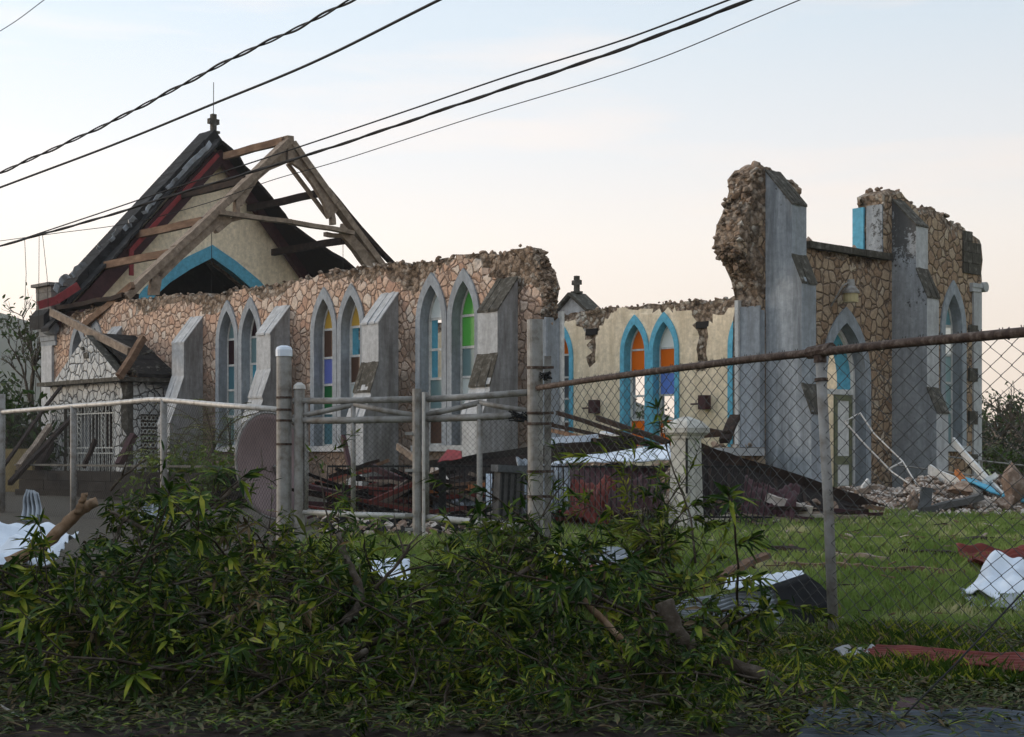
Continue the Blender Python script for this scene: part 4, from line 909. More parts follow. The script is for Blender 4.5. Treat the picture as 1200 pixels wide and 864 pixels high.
gp2 = empty('gate_post', (x_, y_, .3), 0, 'thick weathered post with pale domed cap left of the gate', 'gate post')
mb = MB(); mb.tube([(x_, y_, .2), (x_, y_, 1.4), (x_, y_, pb.z - .12)], .105, 18); fb_(mb, 'post', M['rust_rail'] if 0 else M['galv'], gp2)
mb = MB(); mb.tube([(x_, y_, pb.z - .13), (x_, y_, pb.z - .04), (x_, y_, pb.z), (x_, y_, pb.z + .02)], [.117, .117, .10, .05], 18); fb_(mb, 'cap', M['sheet_white'], gp2)
for zz_ in (2.37, 2.05, 2.2, 1.72):
    mb = MB(); mb.tube([(x_, y_, zz_), (x_, y_, zz_ + .03)], .113, 16); fb_(mb, 'band_clamp', M['rust_rail'], gp2)
mb = MB(); q = gpx2(351, 456); mb.tube([(q.x, q.y, .3), (q.x, q.y, q.z)], .075, 14); sp_ = fb_(mb, 'hinge_post', M['galv'], gp2)
mb = MB(); mb.tube([(q.x, q.y, q.z), (q.x, q.y, q.z + .05), (q.x, q.y, q.z + .09)], [.09, .08, .03], 14); fb_(mb, 'hinge_post_cap', M['galv_white'], gp2)
# gate leaves
def leaf(name_label, rails, stiles, meshbox, root_u):
    p0 = gpx2(root_u, 605); g = empty('pipe_gate', (p0.x, p0.y, p0.z), 0, name_label, 'gate')
    for nm, (u0, v0), (u1, v1), rad, mt in rails + stiles:
        mb = MB(); a, b_ = gpx2(u0, v0), gpx2(u1, v1); mid = (a + b_) / 2 + Vector((0, 0, -.008)); mb.tube([a, mid, b_], rad, 10); fb_(mb, nm, M[mt], g, smooth=True)
    (u0, v0, u1, v1) = meshbox; A, B = gpx2(u0, v0), gpx2(u1, v0); zb, zt = gpx2(u0, v1).z, A.z
    mb = MB(); chainlink(mb, (A.x, A.y - .03), (B.x, B.y - .03), lambda f: zb, lambda f: zt, .078, .0024, twist=False); fb_(mb, 'wire_mesh', M['wire'], g)
    return g
leaf('left leaf of the chain link gate with a low pipe truss on top', [('rail', (344, 470), (486, 468), .046, 'galv'), ('rail', (344, 493), (486, 491), .05, 'galv'), ('brace', (344, 489), (415, 474), .038, 'galv'), ('brace', (415, 474), (486, 487), .038, 'galv'), ('bottom_rail', (352, 600), (486, 605), .04, 'galv_white')],
     [('stile', (414, 474), (414, 602), .035, 'galv'), ('stile', (359, 470), (359, 600), .03, 'galv')], (352, 494, 486, 603), 420)
leaf('right leaf of the chain link gate tied with wire to the thick post', [('rail', (500, 468), (618, 460), .046, 'galv'), ('rail', (500, 491), (618, 486), .05, 'galv'), ('brace', (500, 486), (562, 472), .038, 'galv'), ('brace', (562, 472), (616, 481), .036, 'galv'), ('bottom_rail', (497, 606), (612, 616), .046, 'galv_white')],
     [('stile', (562, 474), (562, 690), .04, 'galv'), ('stile', (500, 460), (500, 612), .035, 'galv')], (500, 492, 618, 640), 560)
q = gpx2(489, 456)
gp3 = empty('gate_post', (q.x, q.y - .06, .1), 0, 'slender twin pipe post where the two gate leaves meet', 'gate post')
mb = MB(); mb.tube([(q.x, q.y - .06, .0), (q.x, q.y - .06, q.z)], .062, 14); fb_(mb, 'post', M['galv'], gp3, smooth=False)
mb = MB(); q2 = gpx2(497, 460); mb.tube([(q2.x, q2.y - .1, .3), (q2.x, q2.y - .1, 1.3), (q2.x, q2.y - .1, q2.z)], .022, 8); fb_(mb, 'drop_rod', M['galv_white'], gp3)
for v in (510, 553, 605, 622): mb = MB(); z_ = gpx2(489, v).z; mb.tube([(q.x, q.y - .06, z_), (q.x, q.y - .06, z_ + .05)], .07, 12); mb.box((q.x - .16, q.y - .1, z_), (q.x + .12, q.y - .05, z_ + .04)); fb_(mb, 'hinge_clamp', M['galv'], gp3)
mb = MB()
for _ in range(3): c0 = gpx2(608, 488) + Vector((0, -.08, 0)); mb.tube([c0 + Vector((random.uniform(-.14, .14), random.uniform(-.04, .04), random.uniform(-.07, .07))) for _ in range(10)], .012, 4)
tag(mb.build('wire_tangle', M['iron']), 'black twisted wire knotted round the gate rail beside the thick post', 'wire')
# left fence
LFp = [(GB_[0] - .12, GB_[1]), (-5.55, 24.0), (-7.73, 26.5), (-9.85, 29.0), (-12.4, 32.0)]
lf = empty('chain_link_fence', (-5.55, 24.0, .4), 0, 'fine mesh chain link fence with a pale bent rail before the porch', 'fence')
def on(u, v, i): return vhit(u, v, LFp[i], LFp[i + 1])
mb = MB(); rr_ = [on(327, 480, 0), on(260, 475, 0), on(190, 468.5, 0), on(175, 468.5, 1), on(130, 473, 1), on(86, 476, 1), on(40, 480, 2), on(4, 483, 2), on(-60, 486, 3)]
mb.tube(rr_, .042, 10); fb_(mb, 'top_rail', M['galv_white'], lf, smooth=True)
for (u, v0, i, r_) in ((192, 468, 0, .055), (86, 476, 1, .055), (2, 462, 2, .07)):
    p = on(u, v0, i); mb = MB(); mb.tube([(p.x, p.y, .2), (p.x, p.y, p.z)], r_, 10); fb_(mb, 'line_post', M['galv'], lf, smooth=True)
mb = MB()
for i in range(4):
    A, B = LFp[i], LFp[i + 1]
    def zt(f, A=A, B=B):
        y = A[1] + (B[1] - A[1]) * f
        for p, q in zip(rr_, rr_[1:]):
            if p.y <= y <= q.y: return p.z + (q.z - p.z) * (y - p.y) / max(1e-6, q.y - p.y)
        return rr_[-1].z if y > rr_[-1].y else rr_[0].z
    chainlink(mb, A, B, lambda f: .45, zt, .082, .0021, twist=False)
fb_(mb, 'wire_mesh', M['wire'], lf)
# ---------------------------------------------------------------- picket fence, piers, block wall
PK0 = px(384, 547, 24.2); PK1 = px(905, 547, 23.2)
pf = empty('iron_picket_fence', (0, 23.7, .45), 0, 'low black iron picket fence running behind the gate and gate pier', 'fence')
mb = MB(); nP = 86
A, B = Vector((PK0.x, PK0.y, 0)), Vector((PK1.x, PK1.y, 0))
for zr in (1.40, .62): mb = MB(); mb.beam(A + Vector((0, 0, zr)), B + Vector((0, 0, zr)), .03, .03); fb_(mb, 'rail', M['iron'], pf)
for k in range(nP):
    c = A + (B - A) * k / (nP - 1); t_ = .0 if c.x < 2.2 else -.18
    if abs(c.x - 2.66) < .3: continue
    mb = MB(); mb.beam(c + Vector((t_, 0, .42)), c + Vector((0, 0, 1.40 + (.04 if k % 2 else 0))), .014, .014); fb_(mb, 'picket', M['iron'], pf)
mb = MB(); c = px(519, 540, 24); mb.box((c.x - .05, c.y - .05, .4), (c.x + .05, c.y + .05, 1.46)); fb_(mb, 'post', M['iron'], pf)
def pier(loc, rz, w, h, label, mats, tilt=(0, 0), grooves=False):
    g = empty('gate_pier', loc, rz, label, 'pier'); g.rotation_euler = (tilt[0], tilt[1], rz)
    mb = MB(); n = 6
    for j in range(n):
        pass
    def frus(z0, z1, w0, w1): mb.add([(sx * w0 / 2, sy * w0 / 2, z0) for sx, sy in ((-1, -1), (1, -1), (1, 1), (-1, 1))] + [(sx * w1 / 2, sy * w1 / 2, z1) for sx, sy in ((-1, -1), (1, -1), (1, 1), (-1, 1))], [(0, 3, 2, 1), (4, 5, 6, 7), (0, 1, 5, 4), (1, 2, 6, 5), (2, 3, 7, 6), (3, 0, 4, 7)])
    frus(-.1, h * .72, w * 1.16, w); frus(h * .72, h, w, w * .97); mb.build('shaft', mats[0], g)
    mb = MB(); frus(h + .001, h + .05, w * 1.12, w * 1.2); frus(h + .051, h + .09, w * 1.28, w * 1.46); frus(h + .091, h + .16, w * 1.52, w * 1.52); mb.build('moulding', mats[0], g)
    mb = MB(); frus(h + .161, h + .27, w * 1.54, w * 1.0); frus(h + .271, h + .34, w * .99, w * .2); mb.build('cap', mats[1], g)
    if grooves:
        for k in range(5): mb = MB(); x = -w / 2 + w * (k + .5) / 5; mb.box((x - .02, -w / 2 - .02, .1), (x + .02, -w / 2 - .001, h - .04)); mb.build('groove_strip', M['iron'], g)
    return g
c = px(804, 540, 23.0)
g = pier((c.x, 23.0, .45), R(41), .335, 1.38, 'whitewashed gate pier with a stained pyramid cap, mid lawn', (M['pier'], M['pier']))
mb = MB(); mb.tube([(-.02, -.245, .55), (-.02, -.245, 1.48)], .02, 6); o = mb.build('conduit', M['iron'], g); o.rotation_euler = (0, 0, R(-41))
c = px(594, 580, 23.3)
sq = empty('fluted_pedestal', (c.x, 23.6, .45), R(14), 'squat dark grey fluted pedestal with a flat top in the debris behind the gate', 'pedestal'); sq.rotation_euler = (0, R(3), R(14))
mb = MB(); mb.box((-.20, -.2, -.05), (.20, .2, .86)); mb.build('shaft', M['slab_dark'], sq)
for k in range(4): mb = MB(); x = -.2 + .4 * (k + .5) / 4; mb.box((x - .018, -.215, .02), (x + .018, -.201, .84)); mb.build('flute_shade', M['iron'], sq)  # black strips on a flat face paint the shade of the grooves
mb = MB(); mb.box((-.25, -.25, .861), (.25, .25, .97)); mb.build('top_slab', M['slab'], sq)
# low block wall before the porch
bw = MB(); A = px(22, 543, 38.0); B = px(292, 543, 31.0)
d = (Vector((B.x, B.y, 0)) - Vector((A.x, A.y, 0))); L = d.length; d.normalize()
wl_ = empty('block_wall', ((A.x + B.x) / 2, (A.y + B.y) / 2, .5), math.atan2(d.y, d.x), 'long low blackened block wall in front of the porch', 'wall')
mb = MB(); zt_ = 1.35
nb_ = int(L / .42)
for r_ in range(5):
    for k in range(nb_):
        off = .21 * (r_ % 2) ; x0_ = -L / 2 + k * .42 + off
        mb.box((x0_, -.1 + random.uniform(-.006, .006), -.5 + r_ * .24), (min(L / 2, x0_ + .412), .1, -.5 + r_ * .24 + .233))
mb.build('blockwork', M['concrete_dark'], wl_)
mb = MB(); mb.box((-L / 2, -.13, zt_ - .5 - .045), (L / 2, .13, zt_ - .5)); mb.build('coping', mk('pale_coping', stops3((.12, .115, .10), .4, 1.5), scale=3), wl_)  # coping coloured paler than the blockwork
c = px(22, 548, 40)
yw = MB(); yw.box((-1.3, -.12, -.6), (.65, .12, .88)); 
o = yw.build('garden_wall', M['yellow']); o.location = (px(18, 540, 41).x, 41, .86); o.rotation_euler = (0, 0, R(-20)); tag(o, 'ochre yellow garden wall at the far left behind the fence', 'wall')
mb = MB(); mb.box((-.2, -.17, -.6), (.2, .17, 1.0)); mb.box((-.24, -.2, 1.0), (.24, .2, 1.1)); 
# satellite dish
dc = px(320, 546, 25.2)
dish = empty('satellite_dish', (dc.x, dc.y, .5), 0, 'big faded pink dish leaning behind the capped post', 'satellite dish')
mb = MB(); Rr = .90; rings_ = 9; seg = 40; vs_ = [(0, .22, 0)]
for i in range(1, rings_ + 1):
    q = i / rings_
    for k in range(seg): t = 2 * math.pi * k / seg; vs_.append((Rr * q * math.cos(t), .22 * (1 - q * q), Rr * q * math.sin(t)))
fs = [(0, 1 + k, 1 + (k + 1) % seg) for k in range(seg)]
for i in range(rings_ - 1):
    for k in range(seg): a = 1 + i * seg + k; b_ = 1 + i * seg + (k + 1) % seg; fs.append((a, a + seg, b_ + seg, b_))
mb.add(vs_, fs); bowl = mb.build('bowl', M['dish'], dish, smooth=True); bowl.location = (0, 0, dc.z - .5); bowl.rotation_euler = (R(-8), R(6), R(57))
md = bowl.modifiers.new('thick', 'SOLIDIFY'); md.thickness = .015
mb = MB(); mb.tube([(Rr * math.cos(t), 0, Rr * math.sin(t)) for t in np.linspace(0, 2 * math.pi, 41)], .022, 6, cap=False); rim = mb.build('rim', M['galv'], bowl)
mb = MB(); mb.tube([(0, .25, 0), (.1, .5, -.5), (.1, .5, -dc.z + .5)], .04, 8); st = mb.build('mast', M['galv'], dish); st.location = (0, 0, dc.z - .5)

# ---------------------------------------------------------------- debris
def sheet(name, label, c00, c10, c11, c01, mat, ncor=8, amp=.02, crump=.03, nu=48, nv=10, thick=.006, group=None, bend=0, cat='roof sheet', seed=0, parent=None):
    c00, c10, c11, c01 = map(Vector, (c00, c10, c11, c01)); ctr = (c00 + c10 + c11 + c01) / 4
    nrm = (c10 - c00).cross(c01 - c00).normalized()
    if nrm.z < 0: nrm = -nrm
    vs_ = []
    for j in range(nv + 1):
        v = j / nv
        for i in range(nu + 1):
            u = i / nu; p = (c00 * (1 - u) + c10 * u) * (1 - v) + (c01 * (1 - u) + c11 * u) * v
            h = amp * math.sin(2 * math.pi * ncor * u) + crump * mnoise.noise(Vector((p.x * 1.6 + seed, p.y * 1.6, p.z * 1.6))) + crump * .5 * mnoise.noise(Vector((p.x * 5 + seed, p.y * 5, p.z * 5))) + bend * math.sin(math.pi * v)
            vs_.append(tuple(p + nrm * h - ctr))
    fs = [(j * (nu + 1) + i, j * (nu + 1) + i + 1, (j + 1) * (nu + 1) + i + 1, (j + 1) * (nu + 1) + i) for j in range(nv) for i in range(nu)]
    mb = MB(); mb.add(vs_, fs); o = mb.build(name, mat, smooth=True); o.location = ctr
    md = o.modifiers.new('thick', 'SOLIDIFY'); md.thickness = thick; md.offset = 0
    if label: tag(o, label, cat, group)
    if parent: o.parent = parent; o.location = ctr - parent.location
    return o
def plank(name, label, p, q, w, h, mat, seg=4, wob=.01, group=None, cat='timber', up=(0, 0, 1)):
    p, q = Vector(p), Vector(q); c = (p + q) / 2; mb = MB(); mb.beam(p - c, q - c, w, h, seg=seg, wob=wob, up=up); o = mb.build(name, mat); o.location = c
    return tag(o, label, cat, group)
# big fallen roof section right of the pier: dark underside, ridge running down to the right
rs = empty('fallen_roof_section', px(930, 600, 27) * 1, 0, 'large black fallen slab of roof sloping down right of the white pier', 'roof section'); rs.location.z = .5
tops = [px(806, 522, 26.8), px(835, 534, 26.9), px(880, 548, 27), px(940, 566, 27.3), px(1000, 588, 27.8), px(1050, 606, 28.2)]
bots = [px(800, 604, 25.0), px(835, 612, 25.0), px(880, 614, 25.2), px(940, 612, 25.6), px(1000, 611, 26.2), px(1056, 612, 27)]
def ribbon(A, B, name, mat, root, off=(0, 0, 0), th=.05, sub=6, crump=.03):
    mb = MB(); n = len(A); vs_ = []
    for i in range(n):
        for j in range(sub + 1):
            p = A[i] + (B[i] - A[i]) * j / sub + Vector(off); k = crump * mnoise.noise(p * 2.2); vs_.append(p + Vector((0, k, k)))
    fs = [(i * (sub + 1) + j, i * (sub + 1) + j + 1, (i + 1) * (sub + 1) + j + 1, (i + 1) * (sub + 1) + j) for i in range(n - 1) for j in range(sub)]
    mb.add(vs_, fs); o = fb_(mb, name, mat, root); md = o.modifiers.new('t', 'SOLIDIFY'); md.thickness = th; return o
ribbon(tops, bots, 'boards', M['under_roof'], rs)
mb = MB()
for a, b_ in zip(tops, tops[1:]): mb.beam(a + Vector((0, -.05, 0)), b_ + Vector((0, -.05, 0)), .12, .26, seg=3, wob=.02)
fb_(mb, 'ridge_beam', M['wood_dark'], rs)
for k in range(9):
    f = (k + .5) / 9 * 4.9; i = int(f); g_ = f - i; a = tops[i] + (tops[i + 1] - tops[i]) * g_; b_ = bots[i] + (bots[i + 1] - bots[i]) * g_
    mb = MB(); mb.beam(a + Vector((0, -.07, -.08)), b_ + Vector((.1, -.09, .0)), .06, .09); fb_(mb, 'rafter', M['wood_dark'], rs)
# left dark roof edge behind the gate
rs2 = empty('fallen_roof_section', (px(560, 570, 27)), 0, 'collapsed dark roof panel lying against the buttress behind the gate', 'roof section'); rs2.location.z = .5
t2 = [px(498, 545, 27.6), px(540, 541, 27.2), px(580, 534, 26.8), px(622, 528, 26.4), px(660, 524, 26)]
b2 = [px(520, 590, 25.8), px(545, 596, 25.6), px(585, 600, 25.4), px(625, 600, 25.2), px(660, 596, 25.2)]
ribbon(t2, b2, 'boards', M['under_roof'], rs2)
mb = MB()
for a, b_ in zip(t2, t2[1:]): mb.beam(a, b_, .1, .14, seg=2, wob=.01)
fb_(mb, 'edge_beam', M['sheet_black'], rs2)
# whitish blue sheet and red sheets between post and pier
sheet('roof_sheet', 'long pale blue-white roof sheet lying left of the white pier', px(646, 543, 25.4), px(788, 540, 24.6), px(784, 520, 26.4), px(652, 540, 26.6), M['sheet_white'], ncor=0, amp=0, crump=.035, nu=40, nv=10, thick=.02)
sheet('roof_sheet', 'dark maroon roof sheet hanging under the pale blue-white sheet', px(640, 575, 24.4), px(735, 612, 24.0), px(786, 546, 25.0), px(645, 546, 25.4), M['maroon'], ncor=9, amp=.02, crump=.10)
sheet('roof_sheet', 'crumpled red roof sheet on the grass behind the thick post', px(636, 612, 24.0), px(715, 616, 23.6), px(730, 560, 24.6), px(640, 566, 24.6), M['red_sheet'], ncor=9, amp=.025, crump=.2)
sheet('roof_sheet', 'bent grey sheet leaning beside the squat dark pier', px(612, 600, 24.2), px(668, 600, 23.9), px(668, 548, 24.8), px(606, 540, 25), M['sheet_grey'], ncor=7, amp=.03, crump=.12)
sheet('roof_sheet', 'narrow red strip of sheet propped above the dark panel', px(512, 541, 26.9), px(542, 538, 26.5), px(540, 528, 26.9), px(524, 526, 27.2), M['red'], ncor=0, amp=0, crump=.05, nu=12)
P = lambda u0, v0, D0, u1, v1, D1: (px(u0, v0, D0), px(u1, v1, D1))
TB = [((653, 484, 29.5, 776, 524, 27.5), .07, .08, 'wood_dark', 'long dark rafter rising left over the pale sheet, longest of the fan'),
      ((700, 490, 30, 783, 519, 27.6), .08, .10, 'wood_dark', 'short thick rafter at the top of the fan beside the pier'),
      ((648, 499, 29, 760, 522, 27.4), .06, .07, 'wood_dark', 'dark rafter in the middle of the fan above the pale sheet'),
      ((646, 505, 28.6, 700, 516, 27.2), .06, .07, 'wood_brown', 'lower brown rafter beside the thick gate post'),
      ((668, 528, 28, 735, 522, 27), .5, .32, 'under_roof', 'black wedge of broken roof under the fan of rafters'),
      ((640, 517, 27, 700, 513, 27.4), .10, .12, 'sheet_white', 'white trim board lying flat left of the black wedge'),
      ((708, 509, 29, 745, 516, 28), .2, .10, 'sheet_white', 'small white board between the rafters and the far wall'),
      ((862, 488, 30, 848, 517, 29), .20, .10, 'wood_dark', 'dark broken post standing on the sill beside the blue strip'),
      ((820, 511, 29.6, 856, 508, 29.2), .10, .10, 'wood_dark', 'dark stick lying level behind the pier'),
      ((822, 503, 30, 850, 509, 29.2), .08, .10, 'wood_dark', 'thin dark stick poking down behind the pier'),
      ((386, 560, 26.5, 445, 541, 26.5), .08, .10, 'wood_dark', 'dark sloping timber at the left of the heap behind the gate'),
      ((437, 547, 26, 487, 572, 25.4), .08, .10, 'maroon', 'maroon timber sloping down to the slender gate post'),
      ((425, 561, 26, 482, 567, 25.5), .06, .06, 'wood', 'thin grey batten lying level behind the left gate leaf'),
      ((466, 523, 27.5, 500, 548, 26.4), .05, .12, 'wood', 'grey broken board leaning behind the slender gate post'),
      ((402, 512, 27.5, 411, 552, 27.0), .07, .10, 'maroon', 'upright maroon stake leaning on the buttress behind the left gate leaf'),
      ((500, 574, 25.6, 572, 570, 25.4), .10, .12, 'wood_orange', 'splintered orange timber behind the right gate leaf'),
      ((507, 552, 26, 528, 574, 25.4), .08, .22, 'rock_pale', 'pale flat plank leaning behind the right gate leaf'),
      ((430, 600, 25, 486, 562, 25.4), .10, .16, 'wood', 'weathered plank rising to the slender gate post'),
      ((572, 556, 24.4, 573, 594, 24.2), .10, .10, 'sheet_white', 'short upright white board beside the squat dark pier'),
      # left side
      ((60, 366, 47.5, 151, 412, 43.4), .12, .22, 'wood', 'long pale board hanging from the eaves down to the porch gable'),
      ((168, 396, 43.4, 140, 442, 42.6), .16, .20, 'wood_brown', 'short broken brown post leaning on the porch roof'),
      ((98, 383, 48.2, 156, 334, 46.5), .14, .2, 'wood_brown', 'brown purlin resting across the wall top above the porch'),
      ((157, 510, 42.2, 139, 545, 41.6), .16, .20, 'maroon', 'reddish board leaning on the porch side wall'),
      ((112, 516, 41, 98, 548, 40.6), .08, .12, 'wood_dark', 'dark stick leaning across the porch grille'),
      ((70, 455, 44, -6, 560, 36), .07, .08, 'wood_dark', 'long thin black pole leaning against the left corner pier'),
      ((84, 490, 41, 12, 566, 36), .10, .12, 'wood_dark', 'dark timber leaning over the ochre wall'),
      ((58, 500, 40, 22, 548, 37), .12, .16, 'wood', 'brown plank propped beside the ochre wall'),
      ((60, 522, 40, 44, 548, 38.5), .16, .20, 'wood_dark', 'short dark offcut propped near the corner pier'),
      # pieces on the right
      ((1117, 517, 31.5, 1176, 584, 28.8), .05, .16, 'white_wood', 'long white board sloping from the window to the rubble'),
      ((1088, 550, 31, 1150, 580, 28.8), .05, .20, 'white_wood', 'white board lying low left of the blue panel'),
      ((1152, 566, 29.4, 1168, 556, 29.2), .04, .10, 'white_wood', 'short white cross piece on the sloping board'),
      ((1134, 599, 27.8, 1156, 601, 27.2), .05, .16, 'white_wood', 'broken white board at the foot of the rubble'),
      ((1150, 600, 27.6, 1186, 606, 27.0), .05, .14, 'white_wood', 'flat white slat on the grass edge of the rubble'),
      ((1010, 573, 29.5, 1018, 562, 29.6), .05, .08, 'white_wood', 'little pale stake beside the black roof slab'),
      ((1003, 577, 29.3, 1027, 571, 29.6), .06, .08, 'wood', 'little tan stick on the rubble by the doorway'),
      ((898, 583, 25.2, 950, 599, 24.8), .12, .14, 'rock_pale', 'peeling whitish beam lying before the black roof slab'),
      ((1120, 553, 29.6, 1132, 566, 29.2), .07, .1, 'wood_orange', 'short orange stick on the blue panel'),
      ]
for (a, w_, h_, mt, lb) in TB:
    p, q = P(*a); plank('timber_beam', lb, p, q, w_, h_, M[mt], wob=.012)
# planks on the lawn
for (u0, v0, u1, v1, w_, mt, lb) in ((905, 661, 1010, 671, .16, 'wood_brown', 'thin brown lath lying on the lawn left of the leaning post'), (988, 668, 1150, 676, .12, 'wood_brown', 'long brown lath lying across the lawn right of the leaning post'), (1040, 646, 1122, 648, .22, 'wood_dark', 'dark board flat on the lawn left of the red sheet'), (1092, 634, 1205, 630, .20, 'wood_dark', 'dark board flat on the lawn near the rubble'), (908, 641, 950, 650, .2, 'wood_dark', 'short dark board flat on the lawn beside the leaning post'), (975, 650, 1040, 655, .10, 'wood', 'pale thin stick lying in the grass'), (852, 672, 898, 652, .16, 'wood_brown', 'rusty brown beam end rising from the leaves')):
    p, q = gpx(u0, v0, .06), gpx(u1, v1, .06)
    if 'beam end' in lb: p, q = px(845, 676, 15.0), px(900, 650, 15.2)
    plank('lawn_plank', lb, p, q, w_, .05, M[mt], seg=8, wob=.02)
# metal frame (bent white rods) by the doorway
mb = MB(); D0 = 29.5
pts = [px(1008, 484, 30.4), px(990, 494, 30), px(1010, 517, 29.8), px(1045, 553, 29.5), px(1064, 566, 29)]
mb.tube(pts, .015, 6); mb.tube([px(1008, 484, 30.4), px(1024, 508, 30.2), px(1058, 541, 29.6), px(1074, 568, 29)], .015, 6); mb.tube([px(1041, 550, 29.6), px(1058, 541, 29.6)], .02, 6)
tag(mb.build('bent_rod_frame', M['galv_white']), 'bent white metal rod frame standing in front of the doorway', 'metal frame')
# blue panel pieces
sheet('painted_panel', 'sky blue painted panel lying on the rubble under the white board', px(1126, 564, 29.2), px(1172, 580, 28.2), px(1160, 569, 29.6), px(1128, 560, 30), M['blue'], ncor=0, amp=0, crump=.1, nu=12, nv=6, thick=.04, cat='panel')
sheet('painted_panel', 'small upright blue panel right of the larger blue one', px(1173, 585, 28.0), px(1182, 582, 28.2), px(1185, 566, 28.4), px(1180, 567, 28.4), M['blue'], ncor=0, amp=0, crump=.02, nu=6, nv=4, thick=.04, cat='panel')
sheet('painted_panel', 'blue panel cut by the right edge of the photo', px(1196, 588, 27.6), px(1212, 592, 27.6), px(1212, 574, 27.8), px(1198, 577, 27.8), M['blue'], ncor=0, amp=0, crump=.02, nu=6, nv=4, thick=.04, cat='panel')
# ---- stones: individual blocks and one spread of small rubble
ROCKM = []
for i in range(7):
    mb = MB(); mb.add(*ROCKS[i]); me = None
    o = mb.build('fallen_stone', [M['rock'], M['rock_pale'], M['rock_red'], M['rock'], M['rock_pale'], M['rock'], M['rock_red']][i]); ROCKM.append(o.data); bpy.data.objects.remove(o)
def stone(p, r, i, label, group=None, rot=None):
    o = bpy.data.objects.new('fallen_stone', ROCKM[i % 7]); COL.objects.link(o); o.location = p
    o.scale = r if isinstance(r, tuple) else (r * random.uniform(.8, 1.3), r * random.uniform(.8, 1.2), r * random.uniform(.55, .9)); o.rotation_euler = rot or (random.uniform(-.4, .4), random.uniform(-.4, .4), random.uniform(0, 6.28))
    return tag(o, label, 'stone', group)
stone(px(1190, 568, 27.6), (.36, .34, .46), 2, 'tall rust brown boulder at the right edge above the rubble')
stone(px(1178, 590, 27.2), (.24, .22, .2), 6, 'orange brown block right of the small upright blue panel')
stone(px(1072, 592, 27.4), (.20, .18, .32), 2, 'upright reddish block at the front of the rubble')
stone(px(1125, 572, 28.6), (.6, .3, .17), 0, 'wide brown chunk of masonry under the white low board')
stone(px(1150, 588, 27.6), (.25, .2, .17), 1, 'pinkish pale block left of the orange brown one')
mb = MB(); mb.beam((-.55, 0, -.12), (.55, 0, .14), .4, .11, seg=4, wob=.03); o = mb.build('stone_slab', M['slab_dark']); o.location = px(1112, 592, 27.4); tag(o, 'slate grey slab tilted in the rubble right of the upright reddish block', 'slab')
mb = MB(); mb.beam((-.02, 0, -.28), (.05, 0, .26), .10, .2, seg=4, wob=.02); o = mb.build('stone_slab', M['slab']); o.location = px(1083, 587, 27.3); tag(o, 'dark upright slab stuck to the reddish block', 'slab')
for k in range(125):
    u = random.uniform(1000, 1240); t = random.random(); v = 603 - 44 * t * (1 if u > 1060 else .75) + random.uniform(-3, 3)
    D = 27.0 + 5.0 * t; p = px(u, v, D)
    if p.z > gz(p.x, p.y) + .62: p.z = gz(p.x, p.y) + random.uniform(.1, .6)
    r_ = random.choice((.07, .09, .11, .14, .17)); stone(p, r_, random.randrange(7), 'pale brown broken stone in the rubble heap along the front wall', 'broken stones in the rubble heap')
mb = MB()
for k in range(5200):
    u = random.uniform(930, 1260); t = random.random() ** .8; D = 26.3 + 7.5 * t; x = (u - 600) / F * D; hgt = .86 * max(0, min(1, (D - 26.4) / 3.2)) * (1 if u > 1060 else .6)
    z = gz(x, D) + hgt * (.55 + .45 * mnoise.noise(Vector((x * 1.2, D * 1.2, 0)))) ; r_ = random.uniform(.025, .085)
    mb.rock((x, D, z), r_, random.randrange(10), m=random.choice((0, 1, 1, 1, 2)))
for k in range(500):
    x = random.uniform(-2.5, 5.5); D = random.uniform(25.5, 31); mb.rock((x, D, gz(x, D) + random.uniform(0, .35)), random.uniform(.04, .14), random.randrange(10), m=random.choice((0, 0, 2, 2, 3)))
for k in range(1500):
    u = random.uniform(375, 650); D = random.uniform(21.5, 27); x = (u - 600) / F * D; mb.rock((x, D, gz(x, D) + random.uniform(0, .05 + .30 * (D - 21.5) / 5.5)), random.uniform(.03, .13), random.randrange(10), m=random.choice((0, 3, 3, 3, 2, 1)))
tag(mb.build('rubble', [M['rock'], M['rock_pale'], M['rock_red'], M['concrete_dark']]), 'spread of small broken stone and mortar along the church foot', 'rubble', kind='stuff')
mb = MB()    # mounds of earth and mortar under the stones
def mound(cx, cy, rx, ry, h, n=24):
    vs_ = []
    for j in range(n + 1):
        for i in range(n + 1):
            a, b_ = -1 + 2 * i / n, -1 + 2 * j / n; q = max(0, 1 - a * a) * max(0, 1 - b_ * b_); x, y = cx + a * rx, cy + b_ * ry
            vs_.append((x, y, gz(x, y) - .04 + h * q ** .7 * (.8 + .5 * mnoise.noise(Vector((x * 1.5, y * 1.5, 0))))))
    mb.add(vs_, [(j * (n + 1) + i, j * (n + 1) + i + 1, (j + 1) * (n + 1) + i + 1, (j + 1) * (n + 1) + i) for j in range(n) for i in range(n)])
mound(10.3, 31.2, 4.4, 3.6, .42); mound(1.5, 28.2, 4.5, 2.4, .55); mound(5.0, 28.6, 2.5, 1.8, .4)
tag(mb.build('rubble_mound', M['core']), 'mound of earth and mortar dust beneath the broken stones', 'rubble', kind='stuff')
